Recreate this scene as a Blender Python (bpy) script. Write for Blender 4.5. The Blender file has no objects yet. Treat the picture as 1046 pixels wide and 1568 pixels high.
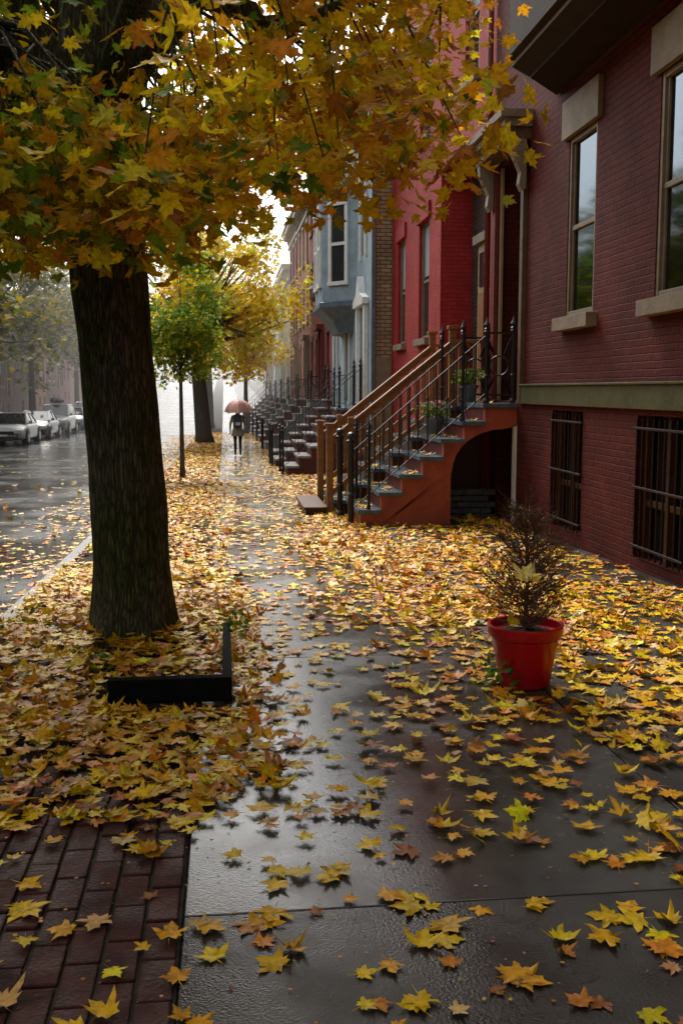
import bpy, math, random
import numpy as np
from mathutils import Vector, Matrix
random.seed(7); rng=np.random.default_rng(7)
R=math.radians
scene=bpy.context.scene
scene.view_settings.view_transform='Standard'; scene.view_settings.look='None'; scene.view_settings.exposure=0
col=scene.collection
def zg(y): return float(np.interp(y,[-200,4,36,60,80,250,3000],[0,0,-.704,-.85,-.85,4,4]))
def zga(y): return np.interp(y,[-200,4,36,60,80,250,3000],[0,0,-.704,-.85,-.85,4,4])
# ------------------------------------------------------------ materials
def newmat(name):
    m=bpy.data.materials.new(name); m.use_nodes=True; nt=m.node_tree
    return m,nt,nt.nodes['Principled BSDF']
def mat(name,c1,c2=None,rough=.6,scale=6,bump=0,bscale=40,metal=0,spec=.4,stretch=(1,1,1),detail=6,coat=0,r2=None):
    m,nt,b=newmat(name); N=nt.nodes; L=nt.links
    b.inputs['Roughness'].default_value=rough; b.inputs['Metallic'].default_value=metal
    b.inputs['Specular IOR Level'].default_value=spec
    if coat: b.inputs['Coat Weight'].default_value=coat; b.inputs['Coat Roughness'].default_value=.05
    tc=N.new('ShaderNodeTexCoord'); mp=N.new('ShaderNodeMapping'); mp.inputs['Scale'].default_value=stretch
    L.new(tc.outputs['Object'],mp.inputs['Vector'])
    if c2 is None: c2=tuple(x*.72 for x in c1)
    n=N.new('ShaderNodeTexNoise'); n.inputs['Scale'].default_value=scale; n.inputs['Detail'].default_value=detail; n.inputs['Roughness'].default_value=.65
    L.new(mp.outputs[0],n.inputs['Vector'])
    r=N.new('ShaderNodeValToRGB'); r.color_ramp.elements[0].position=.33; r.color_ramp.elements[1].position=.67
    r.color_ramp.elements[0].color=(*c2,1); r.color_ramp.elements[1].color=(*c1,1)
    L.new(n.outputs['Fac'],r.inputs[0]); L.new(r.outputs[0],b.inputs['Base Color'])
    if r2 is not None:
        mr=N.new('ShaderNodeMapRange'); mr.inputs[1].default_value=.40; mr.inputs[2].default_value=.60
        mr.inputs[3].default_value=rough; mr.inputs[4].default_value=r2
        n3=N.new('ShaderNodeTexNoise'); n3.inputs['Scale'].default_value=scale*.7; n3.inputs['Detail'].default_value=8; n3.inputs['Roughness'].default_value=.6
        L.new(mp.outputs[0],n3.inputs['Vector']); L.new(n3.outputs['Fac'],mr.inputs[0]); L.new(mr.outputs[0],b.inputs['Roughness'])
    if bump:
        n2=N.new('ShaderNodeTexNoise'); n2.inputs['Scale'].default_value=bscale; n2.inputs['Detail'].default_value=6
        L.new(mp.outputs[0],n2.inputs['Vector'])
        bp=N.new('ShaderNodeBump'); bp.inputs['Strength'].default_value=bump; bp.inputs['Distance'].default_value=.02
        L.new(n2.outputs['Fac'],bp.inputs['Height']); L.new(bp.outputs[0],b.inputs['Normal'])
    return m
def brickmat(name,c1,c2,mortar,bump=.6,w=.215,h=.072,ms=.007,rough=.7,dirt=.6,spec=.12):
    m,nt,b=newmat(name); N=nt.nodes; L=nt.links
    tc=N.new('ShaderNodeTexCoord'); s=N.new('ShaderNodeSeparateXYZ'); L.new(tc.outputs['Object'],s.inputs[0])
    cb=N.new('ShaderNodeCombineXYZ')
    ad=N.new('ShaderNodeMath'); L.new(s.outputs[0],ad.inputs[0]); L.new(s.outputs[1],ad.inputs[1])
    L.new(ad.outputs[0],cb.inputs[0]); L.new(s.outputs[2],cb.inputs[1])
    nz=N.new('ShaderNodeTexNoise'); nz.inputs['Scale'].default_value=9; L.new(tc.outputs['Object'],nz.inputs['Vector'])
    vm=N.new('ShaderNodeVectorMath'); vm.operation='MULTIPLY_ADD'; vm.inputs[1].default_value=(.016,.016,0)
    L.new(nz.outputs['Color'],vm.inputs[0]); L.new(cb.outputs[0],vm.inputs[2])
    br=N.new('ShaderNodeTexBrick'); br.inputs['Scale'].default_value=1; br.inputs['Brick Width'].default_value=w; br.inputs['Row Height'].default_value=h
    br.inputs['Mortar Size'].default_value=ms; br.inputs['Mortar Smooth'].default_value=.6
    br.inputs['Color1'].default_value=(*c1,1); br.inputs['Color2'].default_value=(*c2,1); br.inputs['Mortar'].default_value=(*mortar,1)
    L.new(vm.outputs[0],br.inputs['Vector'])
    n=N.new('ShaderNodeTexNoise'); n.inputs['Scale'].default_value=1.3; n.inputs['Detail'].default_value=9; n.inputs['Roughness'].default_value=.7
    L.new(tc.outputs['Object'],n.inputs['Vector'])
    mr=N.new('ShaderNodeMapRange'); mr.inputs[1].default_value=.3; mr.inputs[2].default_value=.7; mr.inputs[3].default_value=dirt; mr.inputs[4].default_value=1.15
    L.new(n.outputs['Fac'],mr.inputs[0])
    mx=N.new('ShaderNodeMix'); mx.data_type='RGBA'; mx.blend_type='MULTIPLY'; mx.inputs[0].default_value=1
    L.new(br.outputs['Color'],mx.inputs[6]); L.new(mr.outputs[0],mx.inputs[7]); L.new(mx.outputs[2],b.inputs['Base Color'])
    b.inputs['Roughness'].default_value=rough; b.inputs['Specular IOR Level'].default_value=spec
    iv=N.new('ShaderNodeMath'); iv.operation='SUBTRACT'; iv.inputs[0].default_value=1; L.new(br.outputs['Fac'],iv.inputs[1])
    n2=N.new('ShaderNodeTexNoise'); n2.inputs['Scale'].default_value=25; n2.inputs['Detail'].default_value=6; L.new(tc.outputs['Object'],n2.inputs['Vector'])
    ma=N.new('ShaderNodeMath'); ma.operation='MULTIPLY_ADD'; ma.inputs[1].default_value=1.2; L.new(n2.outputs['Fac'],ma.inputs[0]); L.new(iv.outputs[0],ma.inputs[2])
    bp=N.new('ShaderNodeBump'); bp.inputs['Strength'].default_value=bump; bp.inputs['Distance'].default_value=.009
    L.new(ma.outputs[0],bp.inputs['Height']); L.new(bp.outputs[0],b.inputs['Normal'])
    return m
def leafmat(name,trans=.45,rough=.4,spec=.5):
    m,nt,b=newmat(name); N=nt.nodes; L=nt.links
    a=N.new('ShaderNodeAttribute'); a.attribute_name='Col'
    tc=N.new('ShaderNodeTexCoord'); n=N.new('ShaderNodeTexNoise'); n.inputs['Scale'].default_value=45; n.inputs['Detail'].default_value=4; L.new(tc.outputs['Object'],n.inputs['Vector'])
    mr=N.new('ShaderNodeMapRange'); mr.inputs[1].default_value=.32; mr.inputs[2].default_value=.55; mr.inputs[3].default_value=.64; mr.inputs[4].default_value=1.1; L.new(n.outputs['Fac'],mr.inputs[0])
    mm=N.new('ShaderNodeMix'); mm.data_type='RGBA'; mm.blend_type='MULTIPLY'; mm.inputs[0].default_value=1; L.new(a.outputs['Color'],mm.inputs[6]); L.new(mr.outputs[0],mm.inputs[7])
    L.new(mm.outputs[2],b.inputs['Base Color']); b.inputs['Roughness'].default_value=rough; b.inputs['Specular IOR Level'].default_value=spec
    t=N.new('ShaderNodeBsdfTranslucent'); L.new(mm.outputs[2],t.inputs['Color'])
    mx=N.new('ShaderNodeMixShader'); mx.inputs[0].default_value=trans
    L.new(b.outputs[0],mx.inputs[1]); L.new(t.outputs[0],mx.inputs[2]); L.new(mx.outputs[0],N['Material Output'].inputs[0])
    return m
def glassmat(name,tint=(.6,.65,.7)):
    m,nt,b=newmat(name); N=nt.nodes; L=nt.links
    g=N.new('ShaderNodeBsdfGlossy'); g.inputs['Roughness'].default_value=.05; g.inputs['Color'].default_value=(.17,.20,.23,1)
    t=N.new('ShaderNodeBsdfTransparent'); t.inputs['Color'].default_value=(*tint,1)
    lw=N.new('ShaderNodeFresnel'); lw.inputs[0].default_value=1.33
    mx=N.new('ShaderNodeMixShader'); L.new(lw.outputs[0],mx.inputs[0]); L.new(t.outputs[0],mx.inputs[1]); L.new(g.outputs[0],mx.inputs[2])
    L.new(mx.outputs[0],N['Material Output'].inputs[0]); return m
def barkmat(name,c1,c2,moss):
    m,nt,b=newmat(name); N=nt.nodes; L=nt.links
    tc=N.new('ShaderNodeTexCoord'); mp=N.new('ShaderNodeMapping'); mp.inputs['Scale'].default_value=(1,1,.14); L.new(tc.outputs['Object'],mp.inputs[0])
    v=N.new('ShaderNodeTexVoronoi'); v.feature='DISTANCE_TO_EDGE'; v.inputs['Scale'].default_value=46
    n=N.new('ShaderNodeTexNoise'); n.inputs['Scale'].default_value=26; n.inputs['Detail'].default_value=9; L.new(mp.outputs[0],n.inputs['Vector'])
    vm=N.new('ShaderNodeVectorMath'); vm.operation='MULTIPLY_ADD'; vm.inputs[1].default_value=(.06,.06,.06); L.new(n.outputs['Color'],vm.inputs[0]); L.new(mp.outputs[0],vm.inputs[2])
    L.new(vm.outputs[0],v.inputs['Vector'])
    r=N.new('ShaderNodeValToRGB'); r.color_ramp.elements[0].position=.0; r.color_ramp.elements[1].position=.3
    r.color_ramp.elements[0].color=(*[x*.4 for x in c2],1); r.color_ramp.elements[1].color=(*c1,1); L.new(v.outputs[0],r.inputs[0])
    n2=N.new('ShaderNodeTexNoise'); n2.inputs['Scale'].default_value=2.5; n2.inputs['Detail'].default_value=8; L.new(tc.outputs['Object'],n2.inputs[0])
    mr=N.new('ShaderNodeMapRange'); mr.inputs[1].default_value=.38; mr.inputs[2].default_value=.62; L.new(n2.outputs['Fac'],mr.inputs[0])
    mx=N.new('ShaderNodeMix'); mx.data_type='RGBA'; mx.blend_type='MIX'; L.new(mr.outputs[0],mx.inputs[0]); L.new(r.outputs[0],mx.inputs[6]); 
    m2=N.new('ShaderNodeMix'); m2.data_type='RGBA'; m2.blend_type='MULTIPLY'; m2.inputs[0].default_value=1; L.new(r.outputs[0],m2.inputs[6]); m2.inputs[7].default_value=(*moss,1)
    L.new(m2.outputs[2],mx.inputs[7]); L.new(mx.outputs[2],b.inputs['Base Color']); b.inputs['Roughness'].default_value=.6; b.inputs['Specular IOR Level'].default_value=.25
    ma=N.new('ShaderNodeMath'); ma.operation='MULTIPLY_ADD'; ma.inputs[1].default_value=.4; L.new(n.outputs['Fac'],ma.inputs[0]); L.new(v.outputs[0],ma.inputs[2])
    bp=N.new('ShaderNodeBump'); bp.inputs['Strength'].default_value=.9; bp.inputs['Distance'].default_value=.035
    L.new(ma.outputs[0],bp.inputs['Height']); L.new(bp.outputs[0],b.inputs['Normal']); return m

M={}
M['asphalt']=mat('wet_asphalt',(.022,.023,.026),(.010,.011,.012),rough=.08,r2=.28,scale=.8,bump=.08,bscale=90,spec=.28)
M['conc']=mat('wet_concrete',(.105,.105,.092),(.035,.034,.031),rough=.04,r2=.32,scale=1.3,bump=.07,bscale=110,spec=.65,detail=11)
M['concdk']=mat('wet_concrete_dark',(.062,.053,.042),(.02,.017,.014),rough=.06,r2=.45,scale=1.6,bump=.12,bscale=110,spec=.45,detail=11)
M['slate']=mat('wet_dark_paving',(.042,.034,.028),(.014,.012,.011),rough=.15,r2=.55,scale=1.7,bump=.2,bscale=80,spec=.28,detail=11)
M['dirt']=mat('soil',(.04,.028,.018),(.016,.011,.008),rough=.8,scale=9,bump=1,bscale=30,spec=.1)
M['paver']=mat('brick_paver',(.105,.034,.026),(.034,.015,.013),rough=.3,r2=.7,scale=6,bump=.4,bscale=70,spec=.18)
M['gap']=mat('joint_sand',(.02,.018,.014),rough=.8,scale=20,bump=.4,spec=.1)
M['mossgap']=mat('paver_joint',(.085,.08,.065),(.035,.033,.025),rough=.8,scale=14,spec=.1)
M['granite']=mat('kerb_stone',(.12,.115,.11),(.06,.058,.055),rough=.35,scale=14,bump=.3,bscale=60)
M['grass']=mat('grass_ground',(.05,.06,.03),(.03,.035,.018),rough=.8,scale=.5)
M['brickA']=brickmat('painted_brick_dark_red',(.118,.026,.021),(.10,.022,.018),(.065,.014,.012),bump=.8,dirt=.5,spec=.07)
M['brickB']=brickmat('painted_brick_bright_red',(.38,.036,.034),(.33,.031,.03),(.24,.024,.025),bump=.7,dirt=.62)
M['brickC']=brickmat('tan_brick',(.42,.31,.18),(.30,.22,.13),(.10,.08,.06),bump=.8,ms=.014,h=.09,w=.25)
M['brickE']=brickmat('brownstone_red',(.26,.07,.07),(.2,.05,.05),(.14,.045,.045),dirt=.6)
M['brickF']=brickmat('orange_brick',(.36,.16,.1),(.28,.12,.08),(.25,.2,.16),dirt=.7)
M['brickG']=brickmat('dark_red_brick',(.15,.05,.04),(.11,.04,.03),(.10,.08,.07),dirt=.7)
M['brickD']=brickmat('dark_brick',(.07,.045,.035),(.05,.03,.025),(.09,.075,.06),ms=.012)
M['blue']=mat('blue_stucco',(.30,.39,.44),(.17,.24,.29),rough=.75,scale=2.5,bump=.8,bscale=22)
M['bluetrim']=mat('slate_blue_trim',(.12,.16,.2),(.07,.1,.13),rough=.5,scale=5)
M['white']=mat('white_paint',(.76,.76,.74),(.6,.6,.58),rough=.5,scale=6)
M['cream']=mat('cream_trim',(.23,.18,.12),(.16,.125,.085),rough=.5,scale=6,bump=.15,spec=.2)
M['stone']=mat('lintel_stone',(.25,.20,.145),(.165,.135,.10),rough=.65,scale=5,bump=.25,bscale=30,spec=.15)
M['green']=mat('olive_band',(.10,.10,.045),(.06,.06,.027),rough=.5,scale=4,bump=.25,bscale=20,spec=.15)
M['tan']=mat('tan_paint',(.36,.26,.15),(.28,.2,.11),rough=.5,scale=4)
M['terra']=mat('terracotta_paint',(.46,.095,.05),(.26,.052,.033),rough=.4,scale=3.5,bump=.3,bscale=24)
M['terradk']=mat('maroon_paint',(.18,.04,.033),(.12,.028,.024),rough=.5,scale=3,spec=.15)
M['tread']=mat('blue_grey_tread',(.11,.165,.21),(.055,.085,.11),rough=.2,scale=7,bump=.2)
M['greystep']=mat('grey_step',(.28,.28,.29),(.17,.17,.18),rough=.3,scale=5,bump=.2)
M['iron']=mat('black_iron',(.018,.018,.02),(.01,.01,.011),rough=.4,scale=15,spec=.4)
M['rust']=mat('dark_rusty_bars',(.035,.019,.016),(.018,.012,.011),rough=.6,scale=20,spec=.15)
M['wood']=mat('stained_wood',(.34,.145,.04),(.16,.065,.02),rough=.35,scale=6,stretch=(1,6,6),bump=.2,bscale=20)
M['wooddk']=mat('dark_wood',(.10,.045,.024),(.06,.03,.016),rough=.45,scale=6,spec=.2)
M['door']=mat('brown_door',(.10,.04,.025),(.06,.025,.018),rough=.35,scale=4)
M['dark']=mat('dark_interior',(.012,.011,.011),rough=.9,spec=.1)
M['curtain']=mat('window_curtain',(.34,.40,.43),(.2,.24,.27),rough=.8,scale=3,stretch=(1,14,.4))
M['soffit']=mat('bay_wood_dark',(.04,.027,.022),(.024,.017,.015),rough=.7,scale=3,bump=.1,spec=.1)
M['baytrim']=mat('bay_moulding',(.15,.095,.06),(.09,.058,.038),rough=.6,scale=4,spec=.15)
M['glass']=glassmat('window_glass')
M['glassfar']=mat('dark_window_glass',(.03,.035,.04),(.02,.022,.026),rough=.06,spec=.5,scale=.7)
M['roof']=mat('roof_tar',(.06,.06,.06),rough=.8)
M['red']=mat('red_plastic',(.58,.004,.012),(.44,.003,.01),rough=.3,scale=5,spec=.45,bump=.05,bscale=12)
M['twig']=mat('dry_twig',(.17,.095,.055),(.09,.05,.032),rough=.8,scale=30)
M['soil2']=mat('potting_soil',(.03,.022,.016),rough=.9,bump=1,bscale=60)
M['blackplastic']=mat('black_edging',(.010,.010,.010),(.006,.006,.006),rough=.85,scale=10,bump=.3,spec=.05)
M['bark']=barkmat('maple_bark',(.17,.155,.115),(.07,.06,.045),(.6,.82,.34))
M['barkfar']=mat('bark_far',(.10,.085,.06),(.05,.042,.03),rough=.8,scale=10,stretch=(1,1,.2),bump=.8,bscale=14)
M['leaf']=leafmat('maple_leaves',.5,.5,.2)
M['leafg']=leafmat('fallen_maple_leaves',.06,.42,.22)
M['tyre']=mat('tyre',(.02,.02,.02),rough=.7)
M['rim']=mat('alloy_rim',(.4,.4,.42),rough=.3,metal=.8)
M['carglass']=mat('car_glass',(.02,.024,.028),(.015,.018,.02),rough=.04,spec=.9)
M['lens']=mat('headlight_lens',(.7,.72,.75),rough=.1)
M['plastic']=mat('black_trim_plastic',(.02,.02,.02),rough=.5)
def carpaint(n,c): return mat(n,c,tuple(x*.92 for x in c),rough=.3,scale=2,coat=.6)

# ------------------------------------------------------------ mesh builder
class MB:
    def __init__(s): s.v=[];s.f=[];s.m=[];s.mats=[]
    def mi(s,m):
        if isinstance(m,str): m=M[m]
        if m not in s.mats: s.mats.append(m)
        return s.mats.index(m)
    def poly(s,pts,m):
        b=len(s.v); s.v+= [tuple(p) for p in pts]; s.f.append(tuple(range(b,b+len(pts)))); s.m.append(s.mi(m))
    def box(s,x0,x1,y0,y1,z0,z1,m,dz=0):
        x0,x1=min(x0,x1),max(x0,x1); b=len(s.v)
        s.v+=[(x0,y0,z0),(x1,y0,z0),(x1,y1,z0+dz),(x0,y1,z0+dz),(x0,y0,z1),(x1,y0,z1),(x1,y1,z1+dz),(x0,y1,z1+dz)]
        for q in ((0,3,2,1),(4,5,6,7),(0,1,5,4),(1,2,6,5),(2,3,7,6),(3,0,4,7)):
            s.f.append(tuple(b+i for i in q)); s.m.append(s.mi(m))
    def ext(s,pts,axis,a,b,m):
        def P(p,t): return {'y':(p[0],t,p[1]),'x':(t,p[0],p[1]),'z':(p[0],p[1],t)}[axis]
        n=len(pts); s.poly([P(p,a) for p in pts][::-1],m); s.poly([P(p,b) for p in pts],m)
        for i in range(n):
            p,q=pts[i],pts[(i+1)%n]; s.poly([P(p,a),P(q,a),P(q,b),P(p,b)],m)
    def tube(s,pts,rad,n,m,cap=True):
        pts=[Vector(p) for p in pts]
        if not hasattr(rad,'__len__'): rad=[rad]*len(pts)
        b=len(s.v); k=s.mi(m); up=None
        for i,p in enumerate(pts):
            d=(pts[min(i+1,len(pts)-1)]-pts[max(i-1,0)]).normalized()
            if up is None:
                up=Vector((1,0,0)) if abs(d.x)<.8 else Vector((0,1,0))
            a=(up-d*up.dot(d)).normalized(); c=d.cross(a); up=a
            for j in range(n):
                t=2*math.pi*j/n; s.v.append(tuple(p+(a*math.cos(t)+c*math.sin(t))*rad[i]))
        for i in range(len(pts)-1):
            for j in range(n):
                j2=(j+1)%n; s.f.append((b+i*n+j,b+i*n+j2,b+(i+1)*n+j2,b+(i+1)*n+j)); s.m.append(k)
        if cap:
            s.f.append(tuple(b+j for j in range(n))[::-1]); s.m.append(k)
            e=b+(len(pts)-1)*n; s.f.append(tuple(e+j for j in range(n))); s.m.append(k)
    def lathe(s,c,prof,n,m,sx=1,sy=1):
        b=len(s.v); k=s.mi(m)
        for r,z in prof:
            for j in range(n):
                t=2*math.pi*j/n; s.v.append((c[0]+r*sx*math.cos(t),c[1]+r*sy*math.sin(t),c[2]+z))
        for i in range(len(prof)-1):
            for j in range(n):
                j2=(j+1)%n; s.f.append((b+i*n+j,b+i*n+j2,b+(i+1)*n+j2,b+(i+1)*n+j)); s.m.append(k)
        s.f.append(tuple(b+j for j in range(n))[::-1]); s.m.append(k)
        e=b+(len(prof)-1)*n; s.f.append(tuple(e+j for j in range(n))); s.m.append(k)
    def build(s,name,parent=None,smooth=False,bevel=0):
        me=bpy.data.meshes.new(name); me.from_pydata(s.v,[],s.f)
        for m in s.mats: me.materials.append(m)
        me.polygons.foreach_set('material_index',s.m)
        if smooth: me.polygons.foreach_set('use_smooth',[True]*len(s.f))
        me.update(); o=bpy.data.objects.new(name,me); col.objects.link(o)
        if bevel:
            bv=o.modifiers.new('Bevel','BEVEL'); bv.width=bevel; bv.segments=2; bv.limit_method='ANGLE'
        setparent(o,parent); return o
def setparent(o,parent):
    if parent is not None:
        o.parent=parent; o.matrix_parent_inverse=Matrix.Translation(parent.location).inverted()
def empty(name,loc):
    e=bpy.data.objects.new(name,None); e.location=loc; e.empty_display_size=.3; col.objects.link(e); return e

# ------------------------------------------------------------ ground
def strip(name,x0,x1,ys,off,m,nx=1):
    mb=MB()
    for a,b in zip(ys[:-1],ys[1:]):
        mb.poly([(x0,a,zg(a)+off),(x1,a,zg(a)+off),(x1,b,zg(b)+off),(x0,b,zg(b)+off)],m)
    return mb.build(name)
YS=[-60,-20,0,4,10,20,30,36,48,60,70,80,120,160,200,250,400,800,1500]
strip('ground',-900,900,YS,-.30,'grass')
strip('road',-11.5,-1.69,YS[:-2],-.13,'asphalt')
YW=[y for y in YS if y<=250]
strip('sidewalk_base',-.15,4.6,YW,-.02,'gap')
strip('verge_ground',-1.56,-.151,[y for y in YW if y>=4],-.016,'dirt')
strip('paver_bed',-1.56,-.151,[-60,0,4.3],-.010,'mossgap')
strip('far_sidewalk',-17,-11.7,YW,0,'slate')
mb=MB()
y=-6.6; k=0
while y<246:
    for xs in ((-.145,1.72),(1.72,4.5)):
        j=random.uniform(-.002,.002)
        a,b=y+.005,y+3.195
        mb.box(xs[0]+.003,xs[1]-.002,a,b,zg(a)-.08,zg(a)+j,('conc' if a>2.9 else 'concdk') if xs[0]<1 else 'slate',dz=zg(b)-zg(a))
    y+=3.2
mb.build('sidewalk',bevel=.004)
mb=MB()
for (x0,x1) in ((-1.69,-1.56),(-11.7,-11.5)):
    y=-10
    while y<240:
        L=random.uniform(1.6,2.4); mb.box(x0,x1,y,y+L-.012,zg(y)-.29,zg(y)+.004,'granite',dz=zg(y+L)-zg(y)); y+=L
mb.build('kerb',bevel=.012)
mb=MB()
for i in range(13):
    x=-.155-(i+1)*.105
    y=-1.0+(i%2)*.105
    while y<4.15:
        j=random.uniform(-.005,.003); sx=random.uniform(-.002,.002); mb.box(x+.005+sx,x+.100+sx,y+.005,y+.205,-.05,-.002+j,'paver'); y+=.21
mb.build('brick_paving',bevel=.006)

# ------------------------------------------------------------ facade helpers
def facade(mb,xw,y0,y1,z0,z1,ops,m,d=1,deep=9):
    ys=sorted({y0,y1,*[o[0] for o in ops],*[o[1] for o in ops]}); zs=sorted({z0,z1,*[o[2] for o in ops],*[o[3] for o in ops]})
    for a,b in zip(ys[:-1],ys[1:]):
        for c,e in zip(zs[:-1],zs[1:]):
            my,mz=(a+b)/2,(c+e)/2
            if any(o[0]<my<o[1] and o[2]<mz<o[3] for o in ops): continue
            mb.poly([(xw,a,c),(xw,b,c),(xw,b,e),(xw,a,e)],m)
    for o in ops:
        dp=xw+d*(o[4] if len(o)>4 else .16); a,b,c,e=o[:4]
        mb.poly([(xw,a,c),(dp,a,c),(dp,a,e),(xw,a,e)],m); mb.poly([(xw,b,c),(dp,b,c),(dp,b,e),(xw,b,e)],m)
        mb.poly([(xw,a,c),(dp,a,c),(dp,b,c),(xw,b,c)],m); mb.poly([(xw,a,e),(dp,a,e),(dp,b,e),(xw,b,e)],m)
    X=xw+d*deep
    mb.poly([(xw,y0,z0),(X,y0,z0),(X,y0,z1),(xw,y0,z1)],m); mb.poly([(xw,y1,z0),(X,y1,z0),(X,y1,z1),(xw,y1,z1)],m)
    mb.poly([(X,y0,z0),(X,y1,z0),(X,y1,z1),(X,y0,z1)],m)
    mb.poly([(xw,y0,z1),(X,y0,z1),(X,y1,z1),(xw,y1,z1)],'roof')
def window(fr,xw,o,fm,d=1,rec=.10,near=False,curt=True):
    a,b,c,e=o[:4]; x=xw+d*rec; t=.055
    def bx(xa,xb,ya,yb,za,zb,m): fr.box(min(xa,xb),max(xa,xb),ya,yb,za,zb,m)
    bx(x-.04*d,x+.05*d,a+.001,a+t,c+.001,e-.001,fm); bx(x-.04*d,x+.05*d,b-t,b-.001,c+.001,e-.001,fm)
    bx(x-.037*d,x+.047*d,a+t,b-t,e-t,e-.002,fm); bx(x-.037*d,x+.047*d,a+t,b-t,c+.002,c+t*1.2,fm)
    zm=(c+e)/2
    bx(x-.02*d,x+.03*d,a+t,b-t,zm-.025,zm+.025,fm)
    if near:
        bx(x-.012*d,x+.025*d,a+t,a+t+.035,c+t*1.2,e-t,fm); bx(x-.012*d,x+.025*d,b-t-.035,b-t,c+t*1.2,e-t,fm)
        fr.poly([(x+.01*d,a+t,c+t),(x+.01*d,b-t,c+t),(x+.01*d,b-t,e-t),(x+.01*d,a+t,e-t)],'glass')
        X=x+.10*d
        n=24; lo=c+t+(e-c)*(curt if isinstance(curt,float) else 0)
        for i in range(n):
            ya=a+t+(b-a-2*t)*i/n; yb=a+t+(b-a-2*t)*(i+1)/n
            xa=X+.012*math.sin(i*1.9)*d; xb=X+.012*math.sin((i+1)*1.9)*d
            fr.poly([(xa,ya,lo),(xb,yb,lo),(xb,yb,e),(xa,ya,e)],'curtain')
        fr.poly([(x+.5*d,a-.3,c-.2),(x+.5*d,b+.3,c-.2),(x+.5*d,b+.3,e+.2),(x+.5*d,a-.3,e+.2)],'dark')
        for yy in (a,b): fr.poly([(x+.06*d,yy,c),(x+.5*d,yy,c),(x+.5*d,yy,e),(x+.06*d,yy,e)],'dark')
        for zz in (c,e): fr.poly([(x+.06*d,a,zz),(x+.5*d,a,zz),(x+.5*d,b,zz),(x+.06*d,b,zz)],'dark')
    else:
        fr.poly([(x+.01*d,a+t,c+t),(x+.01*d,b-t,c+t),(x+.01*d,b-t,e-t),(x+.01*d,a+t,e-t)],'glassfar')
        if curt: fr.poly([(x+.006*d,a+t,zm+.1),(x+.006*d,b-t,zm+.1),(x+.006*d,b-t,e-t),(x+.006*d,a+t,e-t)],'curtain')
def trim(fr,xw,o,lm,d=1,lh=.22,sh=.12,ext=.1,pr=.05):
    a,b,c,e=o[:4]
    fr.box(xw-pr*d,xw+.06*d,a-ext,b+ext,e+.003,e+lh,lm); fr.box(xw-pr*2*d,xw+.08*d,a-ext,b+ext,c-sh,c-.003,lm)
def cornice(fr,xw,y0,y1,z,m,d=1):
    fr.box(xw-.12*d,xw-.001*d,y0+.01,y1-.01,z-.75,z-.6,m)
    fr.box(xw-.06*d,xw-.002*d,y0+.012,y1-.012,z-.6,z-.2,m)
    fr.box(xw-.42*d,xw+.1*d,y0+.004,y1-.004,z-.2,z+.06,m); fr.box(xw-.5*d,xw+.1*d,y0+.002,y1-.002,z+.06,z+.16,m)
    y=y0+.2
    while y<y1-.2:
        fr.ext([(xw-.36*d,z-.203),(xw-.062*d,z-.203),(xw-.062*d,z-.6),(xw-.14*d,z-.56),(xw-.2*d,z-.34),(xw-.36*d,z-.3)],'y',y,y+.09,m); y+=.75
def rowhouse(name,xw,y0,y1,H,wm,tm,d=1,floors=3,nb=3,doorx=None):
    g=zg((y0+y1)/2); p=empty(name,(xw,(y0+y1)/2,g)); W=MB(); F=MB()
    ops=[]; w=(y1-y0)/nb; zb=g+2.0; fh=(H-2.6)/floors
    for f in range(floors):
        for i in range(nb):
            yc=y0+w*(i+.5)
            if f==0 and i==(0 if doorx is None else doorx): ops.append((yc-.6,yc+.6,zb,zb+2.7,.3)); continue
            ops.append((yc-.48,yc+.48,zb+.7+f*fh,zb+.7+f*fh+1.75))
    for i in range(1,nb):
        yc=y0+w*(i+.5); ops.append((yc-.4,yc+.4,g+.5,g+1.4))
    facade(W,xw,y0,y1,g-.5,g+H,ops,wm,d)
    for o in ops:
        if len(o)>4:
            F.box(xw+.3*d,xw+.36*d,o[0]+.02,o[1]-.02,o[2],o[3]-.55,'door'); F.box(xw+.24*d,xw+.299*d,o[0]+.002,o[1]-.002,o[3]-.55,o[3]-.47,tm)
            F.box(xw+.31*d,xw+.33*d,o[0]+.02,o[1]-.02,o[3]-.47,o[3],'glassfar')
            for q in (.2,.75): F.box(xw+.27*d,xw+.299*d,o[0]+.3+q*.1,o[1]-.3,o[2]+.25+q,o[2]+.75+q,tm)
            F.box(xw-.3*d,xw+.02*d,o[0]-.2,o[1]+.2,o[3]+.003,o[3]+.2,tm); F.box(xw-.1*d,xw-.002*d,o[0]-.16,o[0]-.01,o[2],o[3]-.004,tm); F.box(xw-.1*d,xw-.002*d,o[1]+.01,o[1]+.16,o[2],o[3]-.004,tm)
        else:
            window(F,xw,o,tm,d,curt=random.random()<.5)
            if o[2]>g+1.5: trim(F,xw,o,tm,d)
    cornice(F,xw,y0,y1,g+H,tm,d)
    W.build('walls',p); F.build('windows_and_trim',p)
    return p
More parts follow.
